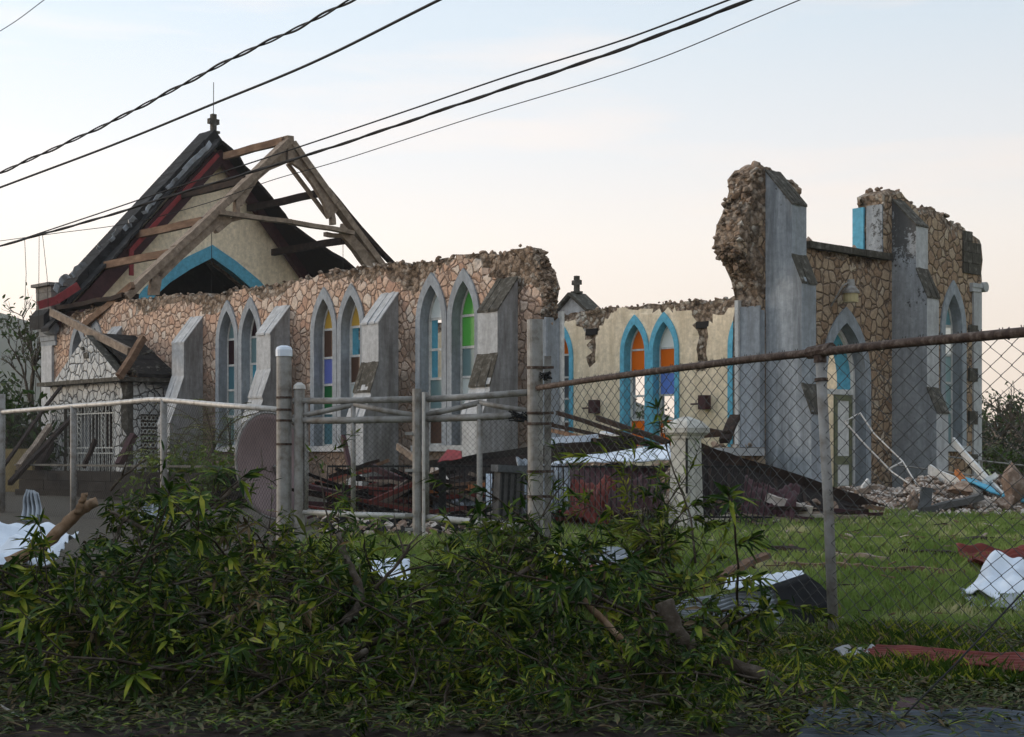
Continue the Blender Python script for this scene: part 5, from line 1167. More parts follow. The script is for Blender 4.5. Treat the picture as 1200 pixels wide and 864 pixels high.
# dark jumble behind the gate: broken boards and sticks
for k in range(110):
    u = random.uniform(380, 645); v = random.uniform(556, 602); D = random.uniform(24.4, 27.2); p = px(u, v, D); a = random.uniform(-.6, .6); L_ = random.uniform(.4, 1.6)
    dv = Vector((math.cos(a), random.uniform(-.4, .4), math.sin(a) * .7)) * L_ / 2
    plank('broken_board', 'dark splintered board in the heap behind the gate', p - dv, p + dv, random.uniform(.04, .18), random.uniform(.03, .08), M[random.choice(('wood_dark', 'under_roof', 'wood_dark', 'wood', 'maroon', 'red_sheet', 'wood_brown'))], seg=2, wob=.01, group='splintered boards heaped behind the gate', cat='board')
for k in range(34):
    u = random.uniform(826, 1040); f = (u - 826) / 214; v = random.uniform(585 + 10 * f, 612); D = random.uniform(24.2, 25.2) + f; p = px(u, v, D); a = random.uniform(-.35, .35); L_ = random.uniform(.3, 1.1)
    dv = Vector((math.cos(a), random.uniform(-.4, .4), math.sin(a) * .5)) * L_ / 2
    plank('broken_board', 'brown splintered board at the foot of the big black roof slab', p - dv, p + dv, random.uniform(.04, .14), random.uniform(.03, .07), M[random.choice(('wood_dark', 'wood', 'maroon', 'wood_brown', 'rock_pale'))], seg=2, wob=.01, group='splintered boards at the foot of the black slab', cat='board')
for (c, sd, mt, lb) in (((462, 574, 26.0), 21, 'red_sheet', 'crumpled rust red sheet behind the slender gate post'), ((540, 586, 25.2), 22, 'sheet_grey', 'crumpled dull grey sheet behind the right gate leaf'), ((690, 588, 23.9), 23, 'red_sheet', 'folded rust red sheet low behind the leaves left of the pier'), ((745, 580, 23.8), 24, 'maroon', 'folded maroon sheet against the foot of the white pier'), ((900, 590, 25.0), 25, 'maroon', 'torn maroon sheet in front of the black roof slab')):
    u, v, D = c; sheet('roof_sheet', lb, px(u - 34, v + 20, D - .3), px(u + 30, v + 22, D - .5), px(u + 38, v - 16, D + .5), px(u - 26, v - 20, D + .6), M[mt], ncor=10, amp=.018, crump=.30, nu=60, nv=18, seed=sd)
# ---- sheets near the fence
cs = empty('curled_roof_sheet', gpx(905, 735), 0, 'curled corrugated sheet with a black end half hidden by leaves', 'roof sheet')
mb = MB(); vs_ = []; nu, nv = 60, 14

for j in range(nv + 1):
    t = j / nv
    for i in range(nu + 1):
        s_ = i / nu; a_ = px(846 + 98 * s_, 690 - 8 * s_, 13.6); b2_ = px(858 + 80 * s_, 681 - 11 * s_, 14.6)
        vs_.append(a_ + (b2_ - a_) * t + Vector((0, 0, .05 * math.sin(math.pi * t) + .006 * math.sin(s_ * 50))) + Vector((0, .03, .03)) * mnoise.noise(Vector((s_ * 4, t * 3, 2))))
mb.add(vs_, [(j * (nu + 1) + i, j * (nu + 1) + i + 1, (j + 1) * (nu + 1) + i + 1, (j + 1) * (nu + 1) + i) for j in range(nv) for i in range(nu)])
o = fb_(mb, 'sheet', M['sheet_white'], cs, smooth=True); o.modifiers.new('t', 'SOLIDIFY').thickness = .006
mb = MB(); vs_ = []
for j in range(13):
    t = j / 12
    for i in range(41):
        s_ = i / 40; up = px(902 + 42 * s_, 686 - 14 * s_, 13.55); dn = px(928 + 38 * s_, 750 - 3 * s_, 13.15)
        bul = Vector((.17 * math.sin(math.pi * min(1, t * 1.05)) * (.35 + .65 * s_), -.12 * math.sin(math.pi * t), 0)); w_ = .014 * math.sin(t * 46)
        vs_.append(up + (dn - up) * t + bul + Vector((w_ * .6, w_, 0)))
mb.add(vs_, [(j * 41 + i, j * 41 + i + 1, (j + 1) * 41 + i + 1, (j + 1) * 41 + i) for j in range(12) for i in range(40)])
o = fb_(mb, 'end_flap', M['sheet_black'], cs, smooth=True); o.modifiers.new('t', 'SOLIDIFY').thickness = .008
sheet('roof_sheet', 'grey corrugated flap between the leaves and the curled black sheet end', px(760, 742, 13.3), px(770, 700, 13.7), px(904, 688, 13.7), px(926, 748, 13.2), M['sheet_grey'], ncor=12, amp=.014, crump=.10, nu=96, nv=24, seed=31)
sheet('roof_sheet', 'crumpled bright white sheet on the lawn at the right edge', px(1120, 690, 15.2), px(1215, 716, 14.3), px(1215, 672, 15.6), px(1166, 645, 15.6), M['sheet_white'], ncor=0, amp=0, crump=.16, nu=24, nv=16, thick=.012, seed=4)
sheet('roof_sheet', 'pale flap of sheet under the crumpled bright white one', px(1135, 704, 14.7), px(1196, 716, 14.3), px(1190, 690, 15), px(1124, 684, 15.2), M['sheet_grey'], ncor=0, amp=0, crump=.10, nu=16, nv=8, seed=9)
sheet('roof_sheet', 'red corrugated sheet behind the crumpled white one', px(1120, 640, 18.2), px(1142, 668, 16.6), px(1225, 664, 16.6), px(1225, 640, 17.6), M['red_sheet'], ncor=12, amp=.018, crump=.16, nu=96, nv=24, seed=2)
sheet('roof_sheet', 'long faded red sheet in the grass at the fence foot', px(1000, 771, 10.9), px(1030, 757, 11.3), px(1230, 768, 10.6), px(1230, 790, 9.9), M['red_sheet'], ncor=7, amp=.012, crump=.045, nu=56, nv=40, seed=5)
sheet('roof_sheet', 'grey end of sheet left of the long faded red one', px(975, 768, 11.0), px(1026, 773, 10.8), px(1032, 757, 11.4), px(990, 757, 11.4), M['sheet_grey'], ncor=3, amp=.02, crump=.05, nu=24, seed=6)
sheet('roof_sheet', 'grey corrugated sheet half buried in leaves behind the thick post', px(640, 672, 15.6), px(650, 644, 16.4), px(742, 642, 16.2), px(746, 668, 15.2), M['sheet_grey'], ncor=5, amp=.04, crump=.08, seed=7)
sheet('roof_sheet', 'red sheet half buried in the leaves below the grey corrugated one', px(600, 700, 14.2), px(742, 706, 13.8), px(744, 670, 15), px(640, 674, 15.1), M['red_sheet'], ncor=6, amp=.04, crump=.12, seed=8)
sheet('roof_sheet', 'grey-blue sheet lying flat at the lower right corner', px(930, 868, 8.15), px(955, 824, 9.0), px(1225, 838, 8.6), px(1225, 880, 7.9), M['sheet_slate'], ncor=9, amp=.010, crump=.04, nu=72, nv=40, seed=3)
sheet('roof_sheet', 'dark brown sheet above the flat one at the lower right corner', px(1040, 836, 8.8), px(1225, 858, 8.5), px(1225, 832, 8.9), px(1050, 818, 9.2), M['maroon'], ncor=2, amp=.02, crump=.05, nu=60, seed=11)
sheet('tarpaulin', 'crumpled blue-white sheet lying at the left edge of the photo', px(-30, 668, 13.4), px(70, 655, 13.2), px(92, 622, 14.4), px(-10, 598, 15.2), M['sheet_white'], ncor=0, amp=0, crump=.22, nu=34, nv=24, cat='sheet', seed=13)
sheet('roof_sheet', 'grey upright corrugated offcut behind the blue-white sheet', px(26, 612, 15.4), px(50, 612, 15.2), px(44, 577, 15.6), px(33, 575, 15.7), M['sheet_grey'], ncor=4, amp=.03, crump=.05, nu=40, seed=14)
sheet('roof_sheet', 'white scrap of sheet seen through leaves under the gate', px(434, 672, 15.6), px(482, 676, 15.4), px(480, 662, 16), px(436, 658, 16.2), M['sheet_white'], ncor=0, amp=0, crump=.1, nu=12, seed=15)
sheet('roof_sheet', 'small grey sheet behind the leaves below the left fence', px(160, 612, 18), px(200, 612, 18), px(192, 588, 18.4), px(170, 590, 18.4), M['sheet_grey'], ncor=5, amp=.02, crump=.05, nu=30, seed=16)

# ---------------------------------------------------------------- overhead cables
def cable(label, pts, D0, D1, r, twist=0, ext=True, mat='cable'):
    u0, u1 = pts[0][0], pts[-1][0]
    w = [px(u, v, D0 + (D1 - D0) * (u - u0) / (u1 - u0)) for u, v in pts]
    if ext: w = [w[0] + (w[0] - w[1]) * 2.5] + w + [w[-1] + (w[-1] - w[-2]) * 1.6]
    # catmull-rom
    out = []
    for i in range(len(w) - 1):
        p0, p1, p2, p3 = w[max(0, i - 1)], w[i], w[i + 1], w[min(len(w) - 1, i + 2)]
        for k in range(24):
            t = k / 24; out.append(.5 * ((2 * p1) + (p2 - p0) * t + (2 * p0 - 5 * p1 + 4 * p2 - p3) * t * t + (3 * p1 - p0 - 3 * p2 + p3) * t ** 3))
    out.append(w[-1]); mb = MB()
    if twist:
        s_ = 0; A = []; B = []
        for i, p in enumerate(out):
            if i: s_ += (p - out[i - 1]).length
            o_ = Vector((0, math.sin(s_ * 4.2), math.cos(s_ * 4.2))) * twist; A.append(p + o_); B.append(p - o_ * .8)
        mb.tube(A, r, 5); mb.tube(B, r * .8, 5)
    else: mb.tube(out, r, 6)
    return tag(mb.build('overhead_cable', M[mat], smooth=True), label, 'cable')
cable('twisted pair cable at the upper left, topmost of the two long parallel ones', [(0, 203), (110, 153), (200, 107), (280, 65), (345, 35), (412, 0)], 27, 19, .016, .022)
cable('smooth black cable just below the twisted one', [(0, 220), (130, 171), (250, 122), (370, 72), (517, -1)], 27, 18, .018)
cable('thick black cable crossing from the left edge to the top centre', [(-5, 290), (45, 276), (120, 255), (210, 227), (370, 179), (560, 115), (720, 61), (880, 0)], 30, 18, .020, .010)
cable('thin upper line joining the thick cable at the left', [(45, 274), (120, 249), (200, 222), (370, 166), (480, 129), (600, 88), (730, 47), (857, -1)], 29.9, 18, .012)
cable('thinnest grey line below the thick cable', [(48, 276), (150, 262), (240, 239), (320, 211), (400, 188), (560, 136), (750, 77), (940, -1)], 29.9, 18, .007)
cable('short thin line across the top left corner', [(-10, 43), (20, 24), (52, 0)], 24, 22, .006)
for (a, b_, lb) in (((29, 280), (29, 362), 'hair thin hanging wire, leftmost of three'), ((46, 276), (41, 470), 'hanging wire running down beside the kneeler stones'), ((50, 276), (57, 372), 'hanging wire slanting to the eaves')):
    mb = MB(); p, q = px(*a, 29.9), px(*b_, 30.1); mb.tube([p, (p + q) / 2 + Vector((.03, 0, 0)), q], .006, 4); tag(mb.build('hanging_wire', M['cable']), lb, 'wire')
mb = MB(); mb.tube([px(1212, 680, 9.6), px(1120, 778, 8.8), px(1026, 872, 8.2)], .006, 6); tag(mb.build('guy_wire', M['cable']), 'slack dark guy wire slanting across the lower right corner', 'wire')
mb = MB(); mb.tube([px(-6, 823, 9.2), px(20, 838, 9.0), px(60, 862, 8.6), px(80, 880, 8.4)], .008, 5); tag(mb.build('loose_wire', M['galv_white']), 'thin pale wire lying on the road at the lower left corner', 'wire')
# thin fence and lines at the far right
ff = empty('wire_fence', px(1170, 560, 38), 0, 'low pale wire fence far behind the rubble at the right', 'fence'); ff.location.z = .5
for pts in (([(1080, 531), (1140, 539), (1230, 549)], 36), ([(1050, 545), (1130, 556), (1186, 563), (1230, 568)], 35)):
    mb = MB(); mb.tube([px(u, v, pts[1]) for u, v in pts[0]], .02, 5); fb_(mb, 'line_wire', M['galv'], ff)
for u in (1184, 1215, 1150): mb = MB(); a = px(u, 540, 36); mb.tube([(a.x, a.y, .3), a], .03, 6); fb_(mb, 'post', M['galv'], ff)

# ---------------------------------------------------------------- leaves
def leaves_mesh(name, items, mats, weights=None):
    """items: (base, dir, length, width, normal) -> folded lance-shaped blades"""
    V = []; Fc = []; Mi = []
    for k, (b, d, L, w, up) in enumerate(items):
        d = Vector(d).normalized(); s_ = d.cross(Vector(up)); s_ = s_.normalized() if s_.length > 1e-4 else d.orthogonal().normalized(); n_ = s_.cross(d).normalized(); b = Vector(b)
        dr = Vector((0, 0, -1)) * L * .22
        i = len(V)
        V += [b, b + d * L * .33 + s_ * w * .5 + n_ * w * .14 + dr * .15, b + d * L * .33 - s_ * w * .5 + n_ * w * .14 + dr * .15, b + d * L * .35 + dr * .17 - n_ * w * .06,
              b + d * L * .70 + s_ * w * .36 + n_ * w * .1 + dr * .55, b + d * L * .70 - s_ * w * .36 + n_ * w * .1 + dr * .55, b + d * L * .72 + dr * .58 - n_ * w * .05, b + d * L + dr]
        Fc += [(i, i + 1, i + 3), (i, i + 3, i + 2), (i + 1, i + 4, i + 6, i + 3), (i + 3, i + 6, i + 5, i + 2), (i + 4, i + 7, i + 6), (i + 6, i + 7, i + 5)]
        m = random.choices(range(len(mats)), weights)[0]; Mi += [m] * 6
    me = bpy.data.meshes.new(name); me.from_pydata([tuple(v) for v in V], [], Fc)
    for m in mats: me.materials.append(m)
    me.polygons.foreach_set('material_index', Mi); return me
def rvec(s=1): return Vector((random.uniform(-s, s), random.uniform(-s, s), random.uniform(-s, s)))
def spray(seed, L=1.3, tw=9, leafL=.17, weights=(5, 3, 1), lw=.036):
    random.seed(seed); mb = MB(); items = []
    p = Vector((0, 0, 0)); d = Vector((1, 0, .15)); main = [p.copy()]
    for i in range(7): d = (d + rvec(.22) + Vector((0, 0, -.03))).normalized(); p = p + d * L / 7; main.append(p.copy())
    mb.tube(main, [.014 - .0013 * i for i in range(8)], 6)
    ends = [(main[-1], d)]
    for k in range(tw):
        i = random.randint(1, 6); q = main[i]; a = random.uniform(0, 6.28); dd = ((main[i + 1] - main[i]).normalized() + Vector((0, math.cos(a), math.sin(a))) * 1.1).normalized(); tl = random.uniform(.18, .5) * L / 1.3; pts = [q.copy()]; c = q.copy()
        for _ in range(3): dd = (dd + rvec(.2) + Vector((0, 0, .06))).normalized(); c = c + dd * tl / 3; pts.append(c.copy())
        mb.tube(pts, [.006, .005, .004, .003], 5); ends.append((c, dd)); ends.append((pts[2], dd))
    for c, dd in ends:
        n = random.choice((3, 5, 7, 9, 11, 13)); e1 = dd.orthogonal().normalized(); e2 = dd.cross(e1)
        for j in range(n):
            a = j * 2.4 + random.uniform(-.3, .3); out = random.uniform(.2, 1.1); v = (dd * random.uniform(.1, 1.1) + (e1 * math.cos(a) + e2 * math.sin(a)) * out + rvec(.35) + Vector((0, 0, -.40))).normalized()
            Lf = leafL * random.uniform(.65, 1.25); items.append((c - dd * random.uniform(0, .16), v, Lf, lw * random.uniform(.8, 1.2), dd + rvec(.2)))
    stem = mb.build('stem', M['bark'], smooth=True); sm_ = stem.data; bpy.data.objects.remove(stem)
    return sm_, leaves_mesh('foliage', items, [M['leaf'], M['leaf_dark'], M['leaf_yel'], M['leaf_dead']], weights)
SPR = [spray(100 + i, L=random.uniform(1.0, 1.9), tw=random.randint(5, 12), leafL=random.uniform(.11, .19), lw=random.uniform(.026, .042), weights=((5, 3, 1, 0), (2, 6, 0, 0), (4, 1, 4, 0), (5, 5, 1, 0), (6, 2, 2, 0), (3, 6, 1, 1), (5, 2, 3, 1), (4, 5, 0, 0), (3, 3, 1, 0), (2, 5, 1, 1), (6, 1, 2, 0), (1, 1, 3, 6), (4, 4, 0, 0), (2, 7, 1, 0))[i]) for i in range(14)]
random.seed(99)
def put_spray(p, rz, ry, sc, i, label='broken leafy branch in the heap of long green leaves along the street', group='leafy branches heaped along the street'):
    r = empty('leafy_branch', p, 0, label, 'branch', group); r.rotation_euler = (random.uniform(-.6, .6), ry, rz); r.scale = (sc, sc, sc)
    for nm, me in zip(('stem', 'foliage'), SPR[i]):
        o = bpy.data.objects.new(nm, me); COL.objects.link(o); o.parent = r
    return r
# crest of the heap as seen in the photo, given as (u, v) and turned into heights over the ground
crest = [(-80, 690), (0, 685), (60, 680), (100, 655), (150, 635), (210, 622), (260, 616), (300, 612), (350, 615), (400, 630), (430, 665), (480, 690), (530, 668), (575, 645), (640, 640), (690, 680), (720, 640), (770, 612), (810, 608), (840, 650), (870, 710), (900, 750), (930, 790), (960, 830), (1000, 860)]
def crest_v(u):
    for (a, va), (b_, vb) in zip(crest, crest[1:]):
        if a <= u <= b_: return va + (vb - va) * (u - a) / (b_ - a)
    return 660 if u < 0 else 850
def crest_z(u, D):
    return EYE + (HOR - crest_v(u)) / F * D
cnt = 0; tries = 0
while cnt < 195 and tries < 4000:
    tries += 1
    u = random.uniform(-60, 950); D = random.choice((9.9, 10.6, 11.3, 12.0, 12.8)) + random.uniform(-.3, .3)
    x = (u - 600) / F * D; ztop = crest_z(u, 11.8)     # heights belong to the ridge of the heap
    prof = max(0, 1 - ((D - 11.9) / 2.6) ** 2) ** .8; zmax = ztop * prof - .18
    if zmax < .0: continue
    z = random.uniform(max(0.02, zmax - .45), max(.05, zmax))
    if u > 880 and z > .3: continue
    rz = random.choice((random.uniform(-.9, .9), math.pi + random.uniform(-.9, .9), -math.pi / 2 + random.uniform(-.8, .8), random.uniform(0, 6.28)))
    sc = random.uniform(.5, 1.05); L_ = 1.3 * sc
    ry = random.uniform(-.45, .25)
    # keep the tip under the crest
    tx = x + math.cos(rz) * L_; ty = D + math.sin(rz) * L_; tu = 600 + tx / ty * F; tz = z - math.sin(ry) * L_
    if tz > crest_z(tu, ty) - .05 or ty < 9.2: continue
    if 455 < tu < 520 and tz > .6: continue
    if 890 < tu < 985 and tz > .12: continue
    if 890 < u < 985 and z > .12: continue
    put_spray((x, D, z), rz, ry, sc, random.choice((1, 3, 5, 7, 9, 12, 13, 1, 7, 13)) if u < 300 or z < .2 and random.random() < .6 else random.randrange(14)); cnt += 1  # left and low sprays favour darker leaves; heap shade put into colour
for k in range(30):
    u = random.uniform(-30, 345); D = random.uniform(13.6, 16.5); x = (u - 600) / F * D
    put_spray((x, D, gz(x, D) + random.uniform(.05, .25)), random.uniform(0, 6.28), random.uniform(-.25, .0), random.uniform(.5, .8), random.choice((1, 5, 7, 11, 13, 9)))
# low sprays spilling forward to the street edge
for k in range(52):
    u = random.uniform(-40, 930) if k % 3 == 0 else random.uniform(330, 900); D = random.uniform(8.7, 9.9)
    put_spray(((u - 600) / F * D, D, random.uniform(.04, .20)), random.uniform(0, 6.28), random.uniform(-.12, .1), random.uniform(.4, .7), random.choice((0, 1, 3, 5, 7, 8, 11, 12, 13)))
# sprays that stand up at the crest
for (u, v, D, rz, ry, i) in ((790, 665, 12.2, 2.4, -.6, 3), (835, 720, 11.8, 2.6, -.35, 8), (850, 735, 11.6, .3, -.15, 0), (765, 670, 12.0, .6, -.9, 0), (740, 690, 12.0, 1.2, -.7, 4), (630, 690, 12.2, 1.9, -1.0, 2), (590, 690, 12.1, 1.0, -.6, 4), (545, 700, 12.0, 2.0, -.6, 0), (388, 652, 12.4, 1.3, -1.1, 6), (352, 650, 12.4, 2.2, -.7, 6), (300, 665, 12.6, 1.7, -.5, 2), (255, 665, 12.5, .8, -.5, 6), (170, 665, 12.6, 2.0, -.5, 0), (735, 655, 12.1, .3, -.5, 0), (790, 690, 12.0, 2.7, -.9, 4), (815, 660, 11.9, 1.6, -.8, 7), (770, 640, 12.2, 1.9, -.5, 6), (720, 680, 12.0, .8, -.7, 2), (130, 640, 12.6, 1.5, -.4, 5), (220, 645, 12.6, 1.4, -.6, 2), (690, 710, 11.6, 2.6, -.4, 1)):
    put_spray(px(u, v, D), rz, ry, .75, i)
# bare limbs in the heap
def limb(label, pts, r0, r1, mat='bark', nm='fallen_limb', twigs=0):
    w = [px(*p) for p in pts]; out = []
    for i in range(len(w) - 1):
        p0, p1, p2, p3 = w[max(0, i - 1)], w[i], w[i + 1], w[min(len(w) - 1, i + 2)]
        for k in range(6):
            t = k / 6; out.append(.5 * ((2 * p1) + (p2 - p0) * t + (2 * p0 - 5 * p1 + 4 * p2 - p3) * t * t + (3 * p1 - p0 - 3 * p2 + p3) * t ** 3) + rvec(.006))
    out.append(w[-1]); n = len(out); mb = MB(); c = w[0]; mb.tube([p - c for p in out], [(r0 + (r1 - r0) * i / (n - 1)) * random.uniform(.88, 1.12) for i in range(n)], 9)
    for _ in range(twigs):
        i = random.randint(n // 3, n - 2); q = out[i] - c; dd = ((out[i + 1] - out[i]).normalized() + rvec(.9)).normalized(); tt = [q]
        for _ in range(4): dd = (dd + rvec(.25)).normalized(); tt.append(tt[-1] + dd * random.uniform(.06, .13))
        mb.tube(tt, [.010, .008, .006, .005, .003], 5)
    o = mb.build(nm, M[mat], smooth=True); o.location = c; return tag(o, label, 'branch')
LB = [('thick grey bent limb at the right end of the leaf heap', [(778, 704, 10.3), (792, 742, 10.2), (815, 762, 10.1), (850, 778, 10.0), (890, 792, 9.9), (915, 810, 9.8), (925, 835, 9.6)], .065, .05, 'bark', 2),
      ('pale peeled branch stub below the thick bent limb', [(890, 830, 9.4), (905, 826, 9.4), (925, 838, 9.2), (938, 862, 9.0)], .035, .03, 'bark', 1),
      ('brown broken trunk end at the left above the leaves', [(10, 660, 13.2), (50, 640, 13.3), (80, 612, 13.4), (100, 594, 13.5), (114, 588, 13.5)], .06, .045, 'bark_tan', 0),
      ('forked stub beside the brown broken trunk end', [(92, 600, 13.4), (96, 588, 13.4), (100, 578, 13.4)], .035, .025, 'bark_tan', 0),
      ('upright grey branch below the gate with a forked foot', [(398, 626, 11.5), (404, 650, 11.3), (418, 680, 11.1), (422, 705, 11.0), (404, 730, 10.8)], .022, .035, 'bark', 3),
      ('slender branch curving up in the middle of the heap', [(536, 720, 10.6), (560, 708, 10.7), (585, 690, 10.8), (610, 672, 11.0), (626, 662, 11.2)], .03, .014, 'bark', 5),
      ('long grey branch lying across the middle of the heap', [(340, 790, 10.0), (400, 768, 10.1), (440, 752, 10.2), (500, 735, 10.3), (545, 725, 10.4), (600, 728, 10.5)], .032, .018, 'bark', 4),
      ('low grey branch near the front of the heap', [(310, 812, 9.6), (350, 800, 9.7), (395, 782, 9.8), (430, 762, 9.9)], .03, .022, 'bark', 2),
      ('thin pale branch flat on the litter at the front', [(392, 838, 9.3), (430, 838, 9.3), (480, 836, 9.3), (515, 829, 9.4)], .018, .012, 'bark', 2),
      ('dark trunk lying deep in the heap at the centre', [(545, 770, 10.6), (590, 780, 10.5), (640, 792, 10.3), (700, 800, 10.2)], .06, .05, 'bark', 2),
      ('reddish slanting branch right of the centre', [(680, 700, 10.6), (715, 735, 10.4), (750, 765, 10.2), (800, 795, 10.0)], .025, .018, 'bark_tan', 4),
      ('curved tan sapling arching before the left fence', [(130, 575, 17), (140, 562, 17), (155, 550, 17), (172, 538, 17)], .018, .010, 'bark', 1),
      ('pale branch lying below the left fence', [(215, 600, 14.5), (240, 590, 14.6), (262, 582, 14.6), (290, 560, 14.8), (312, 548, 15)], .03, .012, 'bark', 5),
      ('bare twiggy branch at the left of the heap', [(130, 600, 13), (160, 615, 12.8), (190, 632, 12.6), (215, 655, 12.4)], .015, .02, 'bark', 6),
      ('thin forked twigs above the heap under the gate', [(440, 690, 11), (470, 655, 11.2), (480, 640, 11.4)], .014, .008, 'bark', 4),
      ('dark broken bough lying on the grey-blue sheet', [(990, 836, 9.3), (1020, 846, 9.2), (1060, 850, 9.1), (1090, 862, 9.0)], .025, .015, 'bark', 2)]
for a in LB: limb(a[0], a[1], a[2], a[3], a[4], twigs=a[5])
# leaf litter and weeds over the street edge
items = []
for k in range(24000):
    y = random.uniform(8.3, 13.4); x = random.uniform(-y * .36, y * .37)
    if y < 9.15 and random.random() < .25: continue
    a = random.uniform(0, 6.28); el = abs(random.gauss(0, .35)); items.append(((x, y, gz(x, y) + .03 + random.random() * .09), (math.cos(a), math.sin(a), math.sin(el)), random.uniform(.06, .16), random.uniform(.012, .032), (0, 0, 1)))
for k in range(650):
    y = random.uniform(7.9, 9.4); x = random.uniform(y * .18, y * .37); a = random.uniform(0, 6.28); items.append(((x, y, .10 + random.random() * .10), (math.cos(a), math.sin(a), random.gauss(0, .2)), random.uniform(.04, .14), random.uniform(.01, .03), (0, 0, 1)))
me = leaves_mesh('leaf_litter', items, [M['litter'], M['leaf'], M['leaf_dead'], M['leaf_dark']], (6, 1.2, 1.5, 1.5)); o = bpy.data.objects.new('leaf_litter', me); COL.objects.link(o); tag(o, 'carpet of shed green and brown leaves on the street edge', 'leaf litter', kind='stuff')
def blades(name, n, area_fn, hr, wr, mats, lab, cat, weights=None, lean=.35):
    X = []; 
    V = np.empty((n * 4, 3)); k = 0; Fc = []; Mi = []
    while k < n:
        x, y = area_fn(); z = gz(x, y); h = random.uniform(*hr) * (1 + .8 * mnoise.noise(Vector((x * 1.1, y * 1.1, 0)))); w = random.uniform(*wr); a = random.uniform(0, 6.28); lx, ly = random.gauss(0, lean) * h, random.gauss(0, lean) * h
        dx, dy = math.cos(a) * w / 2, math.sin(a) * w / 2; i = k * 4
        V[i] = (x - dx, y - dy, z - .01); V[i + 1] = (x + dx, y + dy, z - .01); V[i + 2] = (x + dx * .6 + lx * .4, y + dy * .6 + ly * .4, z + h * .6); V[i + 3] = (x + lx, y + ly, z + h)
        Fc += [(i, i + 1, i + 2), (i, i + 2, i + 3)]; m = random.choices(range(len(mats)), weights)[0]; Mi += [m, m]; k += 1
    me = bpy.data.meshes.new(name); me.from_pydata(V.tolist(), [], Fc)
    for m in mats: me.materials.append(m)
    me.polygons.foreach_set('material_index', Mi); o = bpy.data.objects.new(name, me); COL.objects.link(o); tag(o, lab, cat, kind='stuff'); return o
def lawn_pt():
    while True:
        y = 12.6 + 18 * random.random() ** 1.3; u = random.uniform(420, 1240) if random.random() < .92 else random.uniform(330, 640)
        x = (u - 600) / F * y
        if x < -3.2 or (y > 21 and x < .2): continue
        return x, y
blades('lawn_grass', 95000, lawn_pt, (.05, .15), (.008, .016), [M['grass'], M['leaf_yel']], 'bright green lawn grass in front of the church', 'grass', (9, 1))
def weed_pt(): y = random.uniform(9.9, 12.9); return (random.uniform(820, 1240) - 600) / F * y, y
blades('rough_weeds', 20000, weed_pt, (.05, .17), (.008, .018), [M['leaf_dark'], M['leaf'], M['litter']], 'darker rough grass and weeds along the fence foot', 'grass', (5, 2, 1), .5)
def far_pt(): return random.uniform(-3, 14), random.uniform(28, 40)
blades('far_grass', 22000, far_pt, (.08, .22), (.012, .025), [M['grass'], M['litter']], 'rough grass round the foot of the church walls', 'grass', (4, 1))

mb = MB()
for k in range(420):
    x, y = lawn_pt()
    if k % 2: y = random.uniform(20, 27); x = (random.uniform(640, 1240) - 600) / F * y
    a = random.uniform(0, 6.28); L_ = random.uniform(.04, .32); z = gz(x, y) + .07; w_ = random.uniform(.012, .05)
    mb.beam((x, y, z), (x + math.cos(a) * L_, y + math.sin(a) * L_, z + random.uniform(-.02, .04)), w_, .012, m=random.choice((0, 0, 1, 2, 3)))
tag(mb.build('splinters', [M['wood_brown'], M['wood_dark'], M['rock_pale'], M['wood']]), 'small splinters and chips strewn over the lawn', 'debris', kind='stuff')

# ---------------------------------------------------------------- trees and plants
def tree(name, label, base, h, crown_r, nleaf, leafL, seed, mats, bare=False, trunk=.14, spread=.8, bark='bark', levels=4, group=None, droop=0):
    random.seed(seed); t = empty(name, base, 0, label, 'tree', group); mb = MB(); tips = []
    def grow(p, d, L, r, lv):
        pts = [p]; n = 4
        for i in range(n): d = (d + rvec(.16 + .05 * lv) + Vector((0, 0, .05))).normalized(); pts.append(pts[-1] + d * L / n)
        mb.tube(pts, [r * (1 - .55 * i / n) for i in range(n + 1)], 7 if lv < 2 else 4)
        if lv >= levels - 1:
            tips.extend([(pts[-1], d), (pts[-2], d)])
            if lv == levels: return
        if lv < levels:
            for k in range(random.randint(3, 4) if lv else 5):
                f = random.uniform(.35, 1); i = min(n - 1, int(f * n)); q = pts[i] + (pts[i + 1] - pts[i]) * (f * n - i)
                dd = (d * .7 + rvec(spread) + Vector((0, 0, .25))).normalized(); grow(q, dd, L * random.uniform(.5, .75), r * .5, lv + 1)
    grow(Vector((0, 0, -.1)), Vector((0, 0, 1)), h * .45, trunk, 0)
    mb.build('trunk', M[bark], t, smooth=True)
    if nleaf:
        items = []
        for _ in range(nleaf):
            c, d = random.choice(tips); v = (rvec(1) + Vector((0, 0, -droop))).normalized(); items.append((c + rvec(crown_r), v, leafL * random.uniform(.6, 1.3), leafL * .35, rvec(1)))
        me = leaves_mesh('crown', items, mats); o = bpy.data.objects.new('crown', me); COL.objects.link(o); o.parent = t
    return t
BG = [M['leaf_bg'], M['leaf_dark']]
